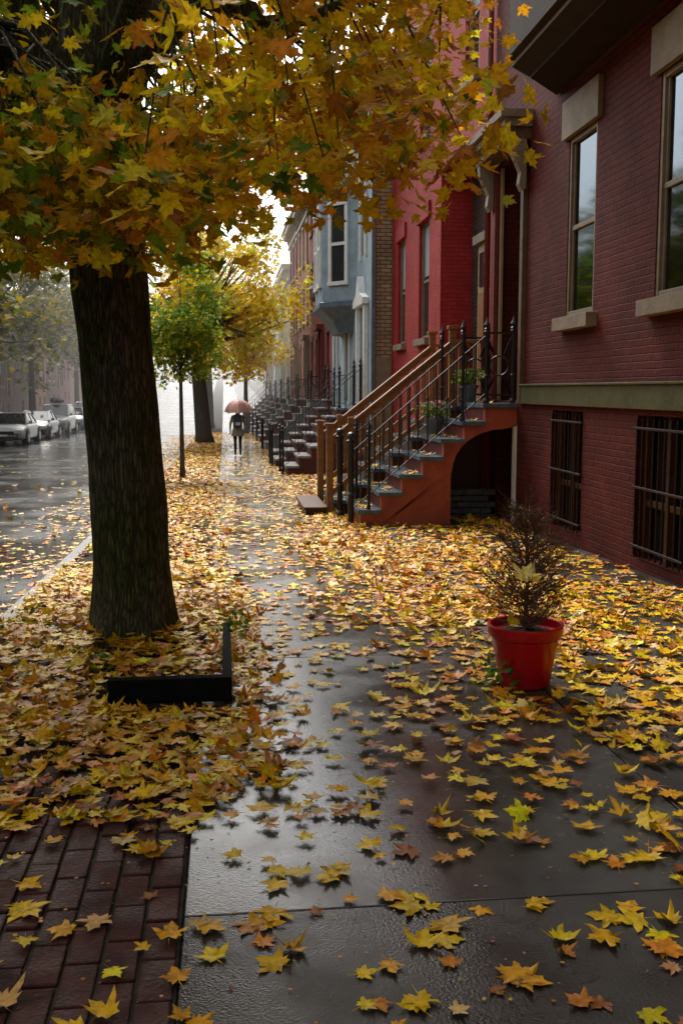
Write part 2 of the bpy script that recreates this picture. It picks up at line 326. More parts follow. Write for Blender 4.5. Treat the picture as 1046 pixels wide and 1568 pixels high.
# ------------------------------------------------------------ House A
XW=3.9
A=empty('red_brick_row_house',(XW,8,0))
W=MB(); F=MB()
winsA=[(10.7,11.58,2.42,4.4),(8.15,9.12,2.42,4.4),(5.6,6.5,2.42,4.4),(2.6,3.5,2.42,4.4)]
baseA=[(10.9,11.95,-.02,1.36),(8.3,9.4,-.0,1.36),(5.6,6.6,0,1.36)]
upA=[(13.4,14.2,6.2,8.2),(5.2,6.1,6.2,8.2)]
doorA=(13.3,14.6,1.45,4.72,.42); lowdoor=(13.55,14.5,-.25,1.16,.3)
facade(W,XW,-6,14.85,-.6,11,winsA+baseA+upA+[doorA,lowdoor],'brickA')
for o,cv in zip(winsA,(.34,.04,.4,.4)):
    window(F,XW,o,'cream',near=True,rec=.05,curt=cv)
    F.box(XW-.055,XW+.06,o[0]-.13,o[1]+.13,o[3]+.003,o[3]+.42,'stone'); F.box(XW-.12,XW+.08,o[0]-.13,o[1]+.13,o[2]-.15,o[2]-.003,'stone')
for o in upA: window(F,XW,o,'cream',near=True,curt=.3)
for o in baseA:
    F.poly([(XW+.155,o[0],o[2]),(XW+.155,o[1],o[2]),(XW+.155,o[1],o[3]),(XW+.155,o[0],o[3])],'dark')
    F.box(XW+.08,XW+.13,o[0]+.05,o[1]-.05,o[2]+.5,o[2]+.56,'wooddk')
    for q in (o[0]+.02,(o[0]+o[1])/2-.03,o[1]-.08): F.box(XW+.07,XW+.14,q,q+.06,o[2],o[3],'wooddk')
    n=9
    for i in range(n):
        yy=o[0]+.05+(o[1]-o[0]-.1)*i/(n-1); F.tube([(XW-.02,yy,o[2]+.03),(XW-.02,yy,o[3]-.03)],.011,6,'rust')
    for zz in (o[2]+.12,(o[2]+o[3])/2,o[3]-.12): F.box(XW-.035,XW-.008,o[0]-.02,o[1]+.02,zz-.012,zz+.012,'rust')
F.box(XW-.05,XW+.02,-6,13.2,1.42,1.65,'green'); F.box(XW-.07,XW+.02,-6,13.2,1.651,1.675,'green')
F.box(XW-.05,XW+.40,14.602,14.76,1.45,4.72,'terradk')
F.box(XW+.02,XW+.06,14.52,14.60,1.45,4.7,'tan')
F.box(XW+.36,XW+.42,13.34,14.56,1.45,3.9,'door'); F.box(XW+.34,XW+.41,13.31,14.59,3.9,4.0,'tan'); F.box(XW+.37,XW+.40,13.34,14.56,4.0,4.7,'glassfar')
F.box(XW-.06,XW+.05,13.17,13.297,1.42,4.72,'baytrim'); F.box(XW+.05,XW+.1,13.303,13.36,1.46,4.7,'tan')
F.box(XW-.36,XW,13.02,14.88,4.9,5.0,'stone'); F.box(XW-.42,XW,12.98,14.92,5.003,5.1,'stone'); F.box(XW-.28,XW,13.06,14.84,4.76,4.897,'baytrim')
for yy in (13.06,14.66):
    F.ext([(XW-.27,4.757),(XW-.06,4.757),(XW-.06,4.15),(XW-.11,4.12),(XW-.15,4.2),(XW-.13,4.35),(XW-.2,4.5),(XW-.26,4.6)],'y',yy,yy+.14,'stone')
    F.lathe((XW-.17,yy+.07,4.52),[(.0,-.06),(.05,-.04),(.06,0),(.05,.04),(.0,.06)],10,'stone')
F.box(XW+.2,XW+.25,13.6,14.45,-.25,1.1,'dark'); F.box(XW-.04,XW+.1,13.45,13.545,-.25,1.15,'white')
# oriel bay above
def bayp(s,z,yA=8.0,yB=12.25,x0=3.88,x1=3.16,c=.75):
    return [(x0,yB+s,z),(x1-s,yB-c+s*.4,z),(x1-s,yA+c-s*.4,z),(x0,yA-s,z)]
def bayband(mb,f,s0,z0,s1,z1,m):
    a=f(s0,z0); b=f(s1,z1)
    for i in range(3): mb.poly([a[i],a[i+1],b[i+1],b[i]],m)
BY=MB()
prof=[(-.22,5.0),(-.22,5.02),(-.03,5.13),(-.03,5.17),(.04,5.2),(.04,5.26),(0,5.28),(0,5.95),(.05,5.97),(.05,6.03),(0,6.04)]
BY.poly(bayp(-.22,5.0),'soffit')
mm=['soffit','soffit','baytrim','soffit','soffit','baytrim','soffit','soffit','baytrim','baytrim']
for i in range(len(prof)-1): bayband(BY,bayp,*prof[i],*prof[i+1],mm[i])
bayband(BY,bayp,-.05,6.04,-.05,7.9,'glassfar'); 
for i,(p,q) in enumerate(zip(bayp(0,6.04)[:-1],bayp(0,6.04)[1:])):
    p=Vector(p);q=Vector(q); n=2 if i!=1 else 4
    for k in range(n+1):
        c=p.lerp(q,k/n); BY.tube([(c.x,c.y,6.04),(c.x,c.y,7.9)],.05,4,'cream')
bayband(BY,bayp,.0,7.9,.0,8.3,'cream'); bayband(BY,bayp,.15,8.3,.2,8.5,'soffit'); BY.poly(bayp(.2,8.5),'roof')
cornice(F,XW,-6,14.85,11,'soffit')
W.build('walls',A); F.build('windows_and_trim',A,bevel=.004); BY.build('bay_window',A)
mbp=MB(); mbp.tube([(XW-.07,14.93,-.2),(XW-.07,14.93,10.6)],.045,10,'terradk'); mbp.build('downspout',A,smooth=True)
# ------------------------------------------------------------ House B
B=empty('bright_red_brick_row_house',(XW,19,0)); W=MB(); F=MB()
recB=(15.25,18.2,1.2,5.4,.5)
wB=[(19.6,20.6,2.6,4.85),(22.2,23.1,2.6,4.85),(15.9,16.8,6.4,8.5),(19.6,20.6,6.4,8.5),(22.2,23.1,6.4,8.5)]
bB=[(19.7,20.5,-.05,1.0),(22.2,23.0,-.05,1.0)]
facade(W,XW,14.853,23.95,-.8,11.6,wB+bB+[recB],'brickB')
for o in wB: window(F,XW,o,'cream',near=False,rec=.1,curt=True); F.box(XW-.05,XW+.05,o[0]-.12,o[1]+.12,o[3]+.003,o[3]+.3,'brickB'); F.box(XW-.1,XW+.08,o[0]-.1,o[1]+.1,o[2]-.13,o[2]-.003,'stone')
for o in bB: window(F,XW,o,'cream')
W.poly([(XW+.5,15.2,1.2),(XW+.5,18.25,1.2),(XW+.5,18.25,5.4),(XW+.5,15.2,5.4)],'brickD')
F.box(XW+.36,XW+.49,15.5,17.2,1.25,4.0,'tan'); F.box(XW+.34,XW+.359,15.65,17.05,1.27,3.2,'wood'); F.box(XW+.34,XW+.358,15.65,17.05,3.3,3.85,'glassfar')
F.box(XW+.28,XW+.49,15.4,17.3,4.003,4.15,'stone')
F.ext([(18.2,5.403),(15.2,5.403),(15.0,5.6),(15.6,5.85),(16.7,5.95),(17.8,5.85),(18.45,5.6)],'x',XW-.09,XW-.002,'brickB')
F.box(XW-.06,XW-.002,18.25,18.5,1.2,5.55,'brickB')
cornice(F,XW,14.85,23.95,11.6,'terradk')
W.build('walls',B); F.build('windows_and_trim',B,bevel=.004)
# ------------------------------------------------------------ House D (blue stucco, projecting)
XD=3.45
D=empty('blue_stucco_row_house',(XD,28,0)); W=MB(); F=MB()
dD=(25.0,26.1,1.25,3.6,.2)
wD=[(25.05,25.9,4.9,6.9),(31.3,32.2,2.3,4.2),(31.3,32.2,5.2,7.2),(28.3,29.3,1.3,3.2)]
facade(W,XD,24,33,-1.2,9.2,wD+[dD],'blue')
W.poly([(XD-.005,23.99,-1),(XW+.01,23.99,-1),(XW+.01,23.99,9.2),(XD-.005,23.99,9.2)],'brickC')
F.box(XD+.01,XW-.01,23.93,23.985,-1,2.35,'stone')
F.box(XD-.03,XD+.05,23.9,24.02,-1,9.2,'bluetrim')
for o in wD: window(F,XD,o,'white'); F.box(XD-.06,XD-.003,o[0]-.12,o[0]-.005,o[2]-.1,o[3]+.15,'white'); F.box(XD-.06,XD-.003,o[1]+.005,o[1]+.12,o[2]-.1,o[3]+.15,'white'); F.box(XD-.1,XD-.003,o[0]-.16,o[1]+.16,o[3]+.151,o[3]+.3,'white')
F.box(XD+.14,XD+.19,25.03,26.07,1.25,3.55,'white')
F.box(XD-.1,XD-.003,24.72,24.98,1.25,3.65,'white'); F.box(XD-.1,XD-.003,26.12,26.38,1.25,3.65,'white')
F.ext([(24.62,3.653),(26.48,3.653),(26.48,3.8),(25.9,3.95),(25.75,4.15),(25.55,4.38),(25.35,4.15),(25.2,3.95),(24.62,3.8)],'x',XD-.16,XD-.003,'white')
def bd(s,z): return [(XD,30.9+s,z),(2.65-s,30.0+s*.4,z),(2.65-s,27.9-s*.4,z),(XD,27.0-s,z)]
BY=MB()
BY.poly(bd(-.45,3.15),'bluetrim')
for a,b,m in (((-.45,3.15),(-.3,3.45),'bluetrim'),((-.3,3.45),(0,3.75),'bluetrim'),((0,3.75),(.08,3.8),'bluetrim'),((.08,3.8),(.08,3.92),'bluetrim'),((.08,3.92),(0,3.95),'bluetrim'),((0,3.95),(0,6.75),'blue'),((0,6.75),(.12,6.8),'cream'),((.12,6.8),(.2,6.95),'cream'),((.2,6.95),(.2,7.05),'cream'),((.2,7.05),(-.35,7.4),'roof')):
    bayband(BY,bd,*a,*b,m)
BY.poly(bd(-.35,7.4),'roof')
P=[Vector(p) for p in bd(0,0)]
for i in range(3):
    p,q=P[i],P[i+1]; u=(q-p).normalized(); n=Vector((u.y,-u.x,0)); 
    if n.x>0: n=-n
    mid=(p+q)/2
    for cc in ([0] if i!=1 else [-.5,.5]):
        c=mid+u*cc; hw=.24
        def slab(a0,a1,z0,z1,o0,o1,m):
            pts=[c+u*a0+n*o0,c+u*a1+n*o0,c+u*a1+n*o1,c+u*a0+n*o1]
            BY.ext([(k.x,k.y) for k in pts],'z',z0,z1,m)
        slab(-hw-.1,-hw,4.45,6.4,.002,.06,'white'); slab(hw,hw+.1,4.45,6.4,.002,.06,'white'); slab(-hw-.12,hw+.12,6.401,6.52,.002,.08,'white'); slab(-hw-.12,hw+.12,4.35,4.449,.002,.08,'white')
        slab(-hw,hw,5.38,5.46,.002,.05,'white'); slab(-hw,hw,4.45,5.379,.001,.012,'glassfar'); slab(-hw,hw,5.461,6.4,.001,.012,'glassfar')
cornice(F,XD,24,33,9.2,'cream')
W.build('walls',D); F.build('windows_and_trim',D); BY.build('bay_window',D)
# ------------------------------------------------------------ rest of the row
rowhouse('brownstone_row_house',3.9,33.05,40,11.8,M['brickE'],M['terradk'],doorx=0)
rowhouse('brownstone_row_house',3.9,40.05,47,12.2,M['brickE'],M['terradk'],doorx=0)
rowhouse('orange_brick_row_house',3.9,47.05,54,11,M['brickF'],M['cream'],doorx=0)
rowhouse('brownstone_row_house',3.9,54.05,61,11.2,M['brickE'],M['tan'],doorx=0)
rowhouse('cream_row_house',3.9,61.05,68,9.6,mat('cream_siding',(.6,.56,.45)),M['white'],doorx=0)
rowhouse('green_row_house',3.9,68.05,75,9.4,mat('green_siding',(.35,.45,.4)),M['white'],doorx=0)
rowhouse('white_row_house',3.9,75.05,83,9.6,mat('white_siding',(.7,.7,.7)),M['white'],doorx=0)
rowhouse('orange_brick_row_house',3.9,83.05,92,10,M['brickF'],M['white'],doorx=0)
rowhouse('white_row_house',3.9,92.05,104,10,mat('white_siding2',(.66,.67,.7)),M['cream'],doorx=0,nb=4)
ms=['brickG','brickE','brickG','brickG','brickF','brickG','brickE','brickF','brickG','brickE']
y=-22
k=0
while y<125:
    w=random.choice([7,8,9]); rowhouse('brick_row_house',-16.5,y,y+w-.05,random.uniform(9,11),M[ms[k%10]],M[random.choice(['cream','tan','terradk'])],d=-1,doorx=random.choice([0,2])); y+=w; k+=1
rowhouse('brick_row_house',3.9,-24,-15,11,M['brickG'],M['cream']); rowhouse('brick_row_house',3.9,-14.95,-6.05,11,M['brickF'],M['cream'])

# ------------------------------------------------------------ stoops
def spear(mb,x,y,z,r=.012,m='iron'):
    mb.lathe((x,y,z),[(r,0),(r*1.9,.015),(r*.8,.035),(r*2.2,.07),(r*1.2,.11),(.001,.17)],8,m)
def ironrail(mb,x0,z0,x1,z1,y,h=.9,n=12,thick=.012):
    for q,w in ((h,.02),(.12,.012)):
        mb.ext([(x0,z0+q),(x1,z1+q),(x1,z1+q+w),(x0,z0+q+w)],'y',y-.018,y+.018,'iron')
    for i in range(1,n):
        t=i/n; x=x0+(x1-x0)*t; z=z0+(z1-z0)*t
        mb.box(x-thick/2,x+thick/2,y-thick/2,y+thick/2,z+.1,z+h,'iron')
        mb.lathe((x,y,z+h*.55),[(.004,-.03),(.014,0),(.004,.03)],6,'iron')
def newel(mb,x,y,z,h,r=.03,fin='ball'):
    mb.lathe((x,y,z),[(r*1.7,0),(r*1.7,.04),(r,.07),(r,h*.35),(r*1.5,h*.37),(r,h*.39),(r,h-.1),(r*1.6,h-.08),(r*1.6,h-.05),(r,h-.03)],12,'iron')
    if fin=='ball': mb.lathe((x,y,z+h-.03),[(.01,0),(r*1.2,.02),(r*1.5,.05),(r*1.1,.08),(.002,.1)],12,'iron')
    else: spear(mb,x,y,z+h-.03,.02)
def stoop(name,y0,y1,x0,run,n,ztop,xw,side,tread,open_under=False,rail=True,riser=None):
    zb=zg((y0+y1)/2)-.04; rise=(ztop-zb-.04)/n; z0=zb+.04
    p=empty(name,(x0,(y0+y1)/2,zb)); S=MB()
    prof=[(x0,zb)]
    for i in range(n):
        prof.append((x0+i*run,z0+(i+1)*rise-.06)); 
        if i<n-1: prof.append((x0+(i+1)*run,z0+(i+1)*rise-.06))
    prof.append((xw-.003,ztop-.06))
    if open_under:
        xo=3.0; pts=[(xw-.003,ztop-.30)]
        for k in range(9):
            t=k/8*math.pi/2; pts.append((xo+.02+(xw-.2-xo)*(1-math.sin(t)),z0+.75+(ztop-.34-z0-.75)*math.cos(t)))
        pts+=[(xo,z0+.7),(xo,zb)]
        full=prof+pts
        S.ext(full,'y',y0,y0+.12,side); S.ext(full,'y',y1-.12,y1,side)
        S.ext([(x0+.25,zb+.05),(x0+.29,zb+.05),(xo-.05,z0+.72),(xo-.05,z0+.67)],'y',y0-.012,y0-.001,side)
        for i in range(n):
            xa=x0+i*run; S.box(xa+.002,xa+.04,y0+.121,y1-.121,z0+i*rise-.05,z0+(i+1)*rise-.061,riser or side)
        S.box(xo-.1,xo-.01,y0+.121,y1-.121,zb,z0+.7,'brickD')
    else:
        prof+=[(xw-.003,zb)]; S.ext(prof,'y',y0,y1,side)
    for i in range(n):
        xa=x0+i*run-.04; xb=(x0+(i+1)*run+.01) if i<n-1 else xw-.004
        S.box(xa,xb,y0-.04,y1+.04,z0+(i+1)*rise-.058,z0+(i+1)*rise,tread)
    S.build('steps',p,bevel=.006)
    if rail:
        I=MB(); xl=x0+(n-1)*run
        for yy in (y0+.06,y1-.06):
            newel(I,x0-.1,yy,zb+.04,1.15); newel(I,xl+.06,yy,ztop,1.05,fin='spear')
            ironrail(I,x0-.1,z0+.08,xl+.06,ztop,yy,n=n+3)
            ironrail(I,xl+.06,ztop,xw-.05,ztop,yy,n=3)
        I.build('iron_railing',p)
    return p,z0,rise
s1,z0A,riseA=stoop('front_stoop',13.45,14.88,1.78,.28,7,1.42,3.9,M['terra'],M['tread'],open_under=True,rail=False,riser=M['terradk'])
I=MB()
for yy in (13.5,14.83):
    xl=1.78+6*.28
    newel(I,1.66,yy,-.22,1.2,r=.04); newel(I,1.9,yy,-.22+riseA,1.05,r=.018,fin='spear'); newel(I,xl+.02,yy,1.42,1.0,r=.026,fin='spear'); newel(I,3.84,yy,1.42,1.02,r=.022,fin='spear'); newel(I,xl-.3,yy,1.42-riseA,1.2,r=.022,fin='spear')
    ironrail(I,1.66,-.22+.1,xl,1.42,yy,h=.88,n=14,thick=.016)
    for q in (.1,.92): I.box(xl,3.84,yy-.016,yy+.016,1.42+q,1.445+q,'iron')
    cx=(xl+3.84)/2; cz=1.42+.5
    I.tube([(cx+.13*math.cos(t),yy,cz+.13*math.sin(t)) for t in np.linspace(0,2*math.pi,25)],.012,6,'iron',cap=False)
    for sx in (-1,1):
        for sz in (-1,1):
            I.tube([(cx+sx*(.19-.12*math.sin(t)),yy,cz+sz*(.38-.2*math.sin(t)*1)+sz*.03*math.cos(t*2)) for t in np.linspace(0,math.pi,10)],.011,6,'iron')
            I.tube([(cx+sx*.19,yy,cz+sz*.38),(cx+sx*.11,yy,cz+sz*.2),(cx+sx*.14,yy,cz)],.011,6,'iron')
I.build('iron_railing',s1)
mb=MB()
for r_ in range(5):
    xx=3.02
    while xx<3.75:
        w=random.uniform(.12,.28); mb.box(xx+.005,xx+w,14.5,14.7+random.uniform(0,.03),-.28+r_*.09,-.2+r_*.09,'granite'); xx+=w
mb.build('stone_retaining_wall',bevel=.01)
s2,z0B,riseB=stoop('wooden_stoop',15.15,16.75,1.62,.29,7,1.36,4.38,M['wooddk'],M['tread'],rail=False)
Wd=MB(); xl=1.62+6*.29
for yy in (15.2,16.7):
    zb=-.25
    Wd.box(1.5,1.6,yy-.05,yy+.05,zb,zb+1.32,'wood'); Wd.box(1.475,1.625,yy-.075,yy+.075,zb+1.321,zb+1.36,'wood')
    Wd.box(1.82,1.91,yy-.045,yy+.045,zb,zb+1.45,'wood')
    Wd.box(xl-.02,xl+.08,yy-.05,yy+.05,1.36,2.5,'wood'); Wd.box(xl-.045,xl+.105,yy-.075,yy+.075,2.501,2.55,'wood')
    a=(1.58,zb+1.12); b=(xl,2.28)
    Wd.ext([a,b,(b[0],b[1]+.04),(a[0],a[1]+.04)],'y',yy-.06,yy+.06,'wood')
    Wd.ext([(a[0],a[1]-.10),(b[0],b[1]-.10),(b[0],b[1]-.003),(a[0],a[1]-.003)],'y',yy-.018,yy+.018,'wood')
    Wd.ext([(a[0],a[1]-.85),(b[0],b[1]-.85),(b[0],b[1]-.76),(a[0],a[1]-.76)],'y',yy-.018,yy+.018,'wood')
    for i in range(1,14):
        t=i/14; x=a[0]+(b[0]-a[0])*t; z=a[1]+(b[1]-a[1])*t; Wd.box(x-.018,x+.018,yy-.016,yy+.016,z-.77,z-.1,'wood')
    Wd.box(xl+.08,4.0,yy-.06,yy+.06,2.3,2.345,'wood')
    for i in range(5): 
        x=xl+.15+i*.11; Wd.box(x-.018,x+.018,yy-.018,yy+.018,1.36,2.3,'wood')
Wd.box(1.18,1.5,15.1,16.8,-.3,-.17,'wooddk'); Wd.box(1.15,1.5,15.06,16.84,-.168,-.13,'wooddk')
Wd.build('wooden_railing',s2,bevel=.004)
stoop('front_stoop',24.9,26.3,1.5,.29,7,1.2,XD,M['brickG'],M['greystep'])
stoop('front_stoop',28.8,30.3,1.42,.29,7,1.1,XD,M['brickG'],M['greystep'])
for yy in (33.6,40.6,47.6,54.6,61.6,68.6,75.8,84.0): stoop('front_stoop',yy,yy+1.4,1.6,.29,7,zg(yy)+1.95,3.9,M[random.choice(['brickE','greystep','brickG'])],M['greystep'])

# ------------------------------------------------------------ leaves
H0=[(.02,.06),(.25,-.04),(.27,.10),(.42,.12),(.31,.25),(.50,.36),(.62,.56),(.43,.53),(.20,.50),(.25,.70),(.12,.76),(0,1.0)]
def tmpl(H,stem=True):
    out=list(H)+[(-x,y) for x,y in H[:-1]][::-1]; n=len(out)
    V=[(0,.36)]+out; T=[(0,1+i,1+(i+1)%n) for i in range(n)]; E=[.0]+[1.0]*n
    if stem:
        b=len(V); V+=[(-.012,.05),(.012,.05),(.05,-.5)]; T.append((b,b+1,b+2)); E+=[.5]*3
    return np.array(V),np.array(T),np.array(E)
T0=tmpl(H0); T1=tmpl([(0,.02),(.32,0),(.27,.24),(.58,.48),(.2,.52),(0,1)],False); T2=tmpl([(0,0),(.42,.42),(0,1)],False)
def unit(a): return a/np.maximum(np.linalg.norm(a,axis=1,keepdims=True),1e-6)
def leaves(name,P,A,N,S,C,T,mat_,parent=None,curl=None,edge=.75):
    V,Tr,E=T; n=len(P); k=len(V)
    A=unit(A); N=unit(N-A*np.sum(A*N,1,keepdims=True)); B=np.cross(A,N)
    if curl is None: curl=rng.uniform(-.2,.7,n)
    x=V[:,0][None]; y=V[:,1][None]-.36
    cx=curl[:,None]*rng.uniform(.4,1.6,(n,1)); cy=curl[:,None]*rng.uniform(.2,1.2,(n,1))
    z=cx*x*x*1.5+cy*y*y+rng.normal(0,.03,(n,k))
    xs=x*(1+rng.normal(0,.12,(n,1))); 
    W=P[:,None,:]+S[:,None,None]*(xs[...,None]*B[:,None]+y[...,None]*A[:,None]+z[...,None]*N[:,None])
    cc=C[:,None,:]*(1-(1-edge)*E[None,:,None]*rng.uniform(0,1.6,(n,k,1)))
    cc=np.clip(cc,0,1)
    me=bpy.data.meshes.new(name); me.vertices.add(n*k); me.vertices.foreach_set('co',W.reshape(-1).astype(np.float32))
    F=(Tr[None]+(np.arange(n)*k)[:,None,None]).reshape(-1); nt=len(F)//3
    me.loops.add(nt*3); me.loops.foreach_set('vertex_index',F.astype(np.int32)); me.polygons.add(nt); me.polygons.foreach_set('loop_start',np.arange(0,nt*3,3,dtype=np.int32))
    me.update(calc_edges=True)
    at=me.color_attributes.new('Col','FLOAT_COLOR','POINT'); rgba=np.ones((n*k,4),np.float32); rgba[:,:3]=cc.reshape(-1,3); at.data.foreach_set('color',rgba.reshape(-1))
    me.materials.append(mat_); o=bpy.data.objects.new(name,me); col.objects.link(o); setparent(o,parent); return o
def pick(n,cols,w,var=.18):
    w=np.array(w,float); w/=w.sum(); c=np.array(cols)[rng.choice(len(cols),n,p=w)]
    return np.clip(c*(1+rng.normal(0,var,(n,1)))*(1+rng.normal(0,.06,(n,3))),.003,.95)
YEL=(.93,.60,.008);GLD=(.90,.44,.008);ORG=(.78,.27,.015);BRN=(.38,.13,.03);TAN=(.74,.40,.13);GRN=(.18,.26,.03);RED=(.5,.03,.02);PALE=(.90,.62,.2)
_gr=rng.random((64,64))
def vn(x,y,s):
    x=np.asarray(x)*s+100; y=np.asarray(y)*s+100; xi=np.floor(x).astype(int); yi=np.floor(y).astype(int); fx=x-xi; fy=y-yi; fx=fx*fx*(3-2*fx); fy=fy*fy*(3-2*fy)
    g=lambda a,b:_gr[a%64,b%64]
    return (g(xi,yi)*(1-fx)+g(xi+1,yi)*fx)*(1-fy)+(g(xi,yi+1)*(1-fx)+g(xi+1,yi+1)*fx)*fy
def dens(x,y):
    n1=vn(x,y,1.3); n2=vn(x,y,.5)
    d=np.full(x.shape,8.)
    slab=(x>-.15)
    d=np.where(slab&(y<3),62+np.clip((x-.6)*20,0,30),d)
    d=np.where(slab&(y>=3)&(y<4.6),32+np.clip((x-.7)*60,0,75),d)
    d=np.where(slab&(y>=4.6)&(y<7),38+np.clip((x-.6)*85,0,125)+np.clip(.42-x,0,.5)*330,d)
    d=np.where(slab&(y>=7)&(y<14.5),50+np.clip((x-.6)*190,0,170)+np.clip(.15-x,0,.5)*330,d)
    d=np.where(slab&(x>2.9)&(y>5)&(y<12.5),110,d)
    d=np.where(slab&(y>=14.5),42+np.clip((np.abs(x-.6)-.35)*130,0,80),d)
    d=np.where(slab&(y>=25),18+np.clip((np.abs(x-.5)-.4)*80,0,40),d)
    heap=(x<=.14+.3*(n1-.5))&(x>-1.56)&(y>3.7+.5*(n1-.5)+.12*np.sin(x*7))&(y<9.6)
    d=np.where(heap,380,d)
    d=np.where((x<-.15)&(x>-1.56)&(y<3.7),34,d)
    d=np.where((x<-.15)&(x>-1.56)&(y>=9.6),150,d)
    d=np.where((x<=-1.69),np.interp(x,[-11,-5,-3.2,-2.4,-1.7],[.6,1,4,32,80]),d)
    mod=np.where(heap,1,np.clip(.40+1.6*(n1*.6+n2*.6-.25),.22,1.6))
    return d*mod
def scatter(x0,x1,y0,y1,dm):
    n=int((x1-x0)*(y1-y0)*dm); x=rng.uniform(x0,x1,n); y=rng.uniform(y0,y1,n); k=rng.random(n)*dm<dens(x,y); return x[k],y[k]
def groundleaves(name,x,y,T,smul=1.0):
    z=zga(y); z=np.where(x<=-1.69,z-.13,z)
    hp=(x<=.1)&(x>-1.56)&(y>3.7)&(y<9.6)
    pile=np.where(hp,.14*np.clip((.0-x)*4,0,1)*np.clip((y-3.7)*1.2,0,1)*np.where((y<5.3)&(x>-.75),.25,1),0)
    z=z+.003+rng.random(len(x))*(.007+pile)
    keep=(np.hypot(x+.63,y-6.66)>.25)&~((x>-.6)&(x<.03)&(y>5.1)&(y<5.32)); 
    x,y,z=x[keep],y[keep],z[keep]; n=len(x)
    dn=dens(x,y); th=rng.uniform(0,2*math.pi,n); tilt=np.where(rng.random(n)<.06+.24*(dn>80),.38,.045)
    A=np.stack([np.cos(th),np.sin(th),rng.normal(0,1,n)*tilt*.7],1); N=np.stack([rng.normal(0,1,n)*tilt,rng.normal(0,1,n)*tilt,np.ones(n)],1)
    S=rng.uniform(.05,.11,n)*smul; z2=z+S*np.abs(A[:,2])*.5
    near=np.clip(1-(y-5)/4,0,1); 
    C=pick(n,[YEL,GLD,ORG,BRN,TAN,PALE,RED,GRN],[.25,.28,.24,.06,.08,.08,.008,.012])
    Cn=pick(n,[YEL,GLD,BRN,TAN,ORG],[.56,.27,.04,.07,.07])
    m=(rng.random(n)<np.maximum(near*.75,hp[keep]*.7))[:,None]; C=np.where(m,Cn,C)
    return leaves(name,np.stack([x,y,z2],1),A,N,S,C,T,M['leafg'],curl=rng.uniform(-.06,.2,n)+(rng.random(n)<.08+.12*(dn>80))*.6,edge=.84)
GL=empty('fallen_leaves',(0,8,0))
x1,y1_=scatter(-1.56,3.85,1.8,10.5,380); o=groundleaves('near_leaves',x1,y1_,T0); setparent(o,GL)
x2,y2=scatter(-7,-1.69,3,16,92); xb,yb=scatter(-1.56,3.8,10.5,20,270); o=groundleaves('mid_leaves',np.r_[x2,xb],np.r_[y2,yb],T1,smul=1.1); setparent(o,GL)
x2,y2=scatter(-9,3.8,16,60,110); k=(x2<-1.6)|(y2>20); o=groundleaves('far_leaves',x2[k],y2[k],T1,smul=1.25); setparent(o,GL)
n=2200; x=rng.uniform(-1.4,3.7,n); y=rng.uniform(1.9,8,n); th=rng.uniform(0,6.28,n)
leaves('leaf_fragments',np.stack([x,y,np.full(n,.005)+zga(y)],1),np.stack([np.cos(th),np.sin(th),np.zeros(n)],1),np.stack([rng.normal(0,.1,n),rng.normal(0,.1,n),np.ones(n)],1),rng.uniform(.005,.02,n),pick(n,[BRN,TAN,GLD,(.08,.05,.03)],[.3,.2,.2,.3]),T2,M['leafg'],GL)
px=[];py=[];pz=[]
for (n_,y0,y1,x0,run,zt,zz0,rs) in ((90,13.5,14.8,1.78,.28,1.42,z0A,riseA),(80,15.2,16.7,1.62,.29,1.36,z0B,riseB)):
    for i in range(n_):
        s=random.randint(0,6); px.append(x0+s*run+random.uniform(0,run*.8)); py.append(random.uniform(y0,y1)); pz.append(zz0+(s+1)*rs+.012)
n=len(px); th=rng.uniform(0,6.28,n)
leaves('step_leaves',np.stack([px,py,pz],1),np.stack([np.cos(th),np.sin(th),np.zeros(n)],1),np.stack([rng.normal(0,.15,n),rng.normal(0,.15,n),np.ones(n)],1),rng.uniform(.07,.11,n),pick(n,[YEL,GLD,TAN,ORG],[.3,.3,.3,.1]),T1,M['leafg'],parent=GL)

# ------------------------------------------------------------ main maple
MT=empty('unseen_shade_tree',(-.63,6.66,0))
mb=MB()
def trunk(mb,pts,n,m,amp=.02):
    b=len(mb.v); k=mb.mi(m); ph=[random.uniform(0,6.28) for _ in range(6)]
    zs=np.linspace(0,1,90); P=np.array(pts); t0=np.linspace(0,1,len(P))
    for t in zs:
        c=[np.interp(t,t0,P[:,i]) for i in range(4)]
        for j in range(n):
            a=2*math.pi*j/n; h=c[2]
            r=c[3]*(1+.05*math.sin(3*a+ph[0]+h*.5)+.03*math.sin(5*a+ph[1]-h*.9)+amp*math.sin(17*a+ph[2]+2*math.sin(h*4))+amp*.8*math.sin(29*a+ph[3]+2.5*math.sin(h*3+1))+.015*math.sin(9*h+a*2))
            r+=.10*math.exp(-(h+.1)*5)*(1+.5*math.sin(5*a+ph[4]))
            mb.v.append((c[0]+r*math.cos(a),c[1]+r*math.sin(a),h))
    for i in range(89):
        for j in range(n): mb.f.append((b+i*n+j,b+i*n+(j+1)%n,b+(i+1)*n+(j+1)%n,b+(i+1)*n+j)); mb.m.append(k)
trunk(mb,[(-.61,6.66,-.12,.245),(-.63,6.66,.8,.235),(-.68,6.66,1.7,.225),(-.74,6.66,2.6,.235),(-.76,6.68,3.3,.245),(-.74,6.75,4.4,.19),(-.7,6.9,5.8,.14)],120,M['bark'])
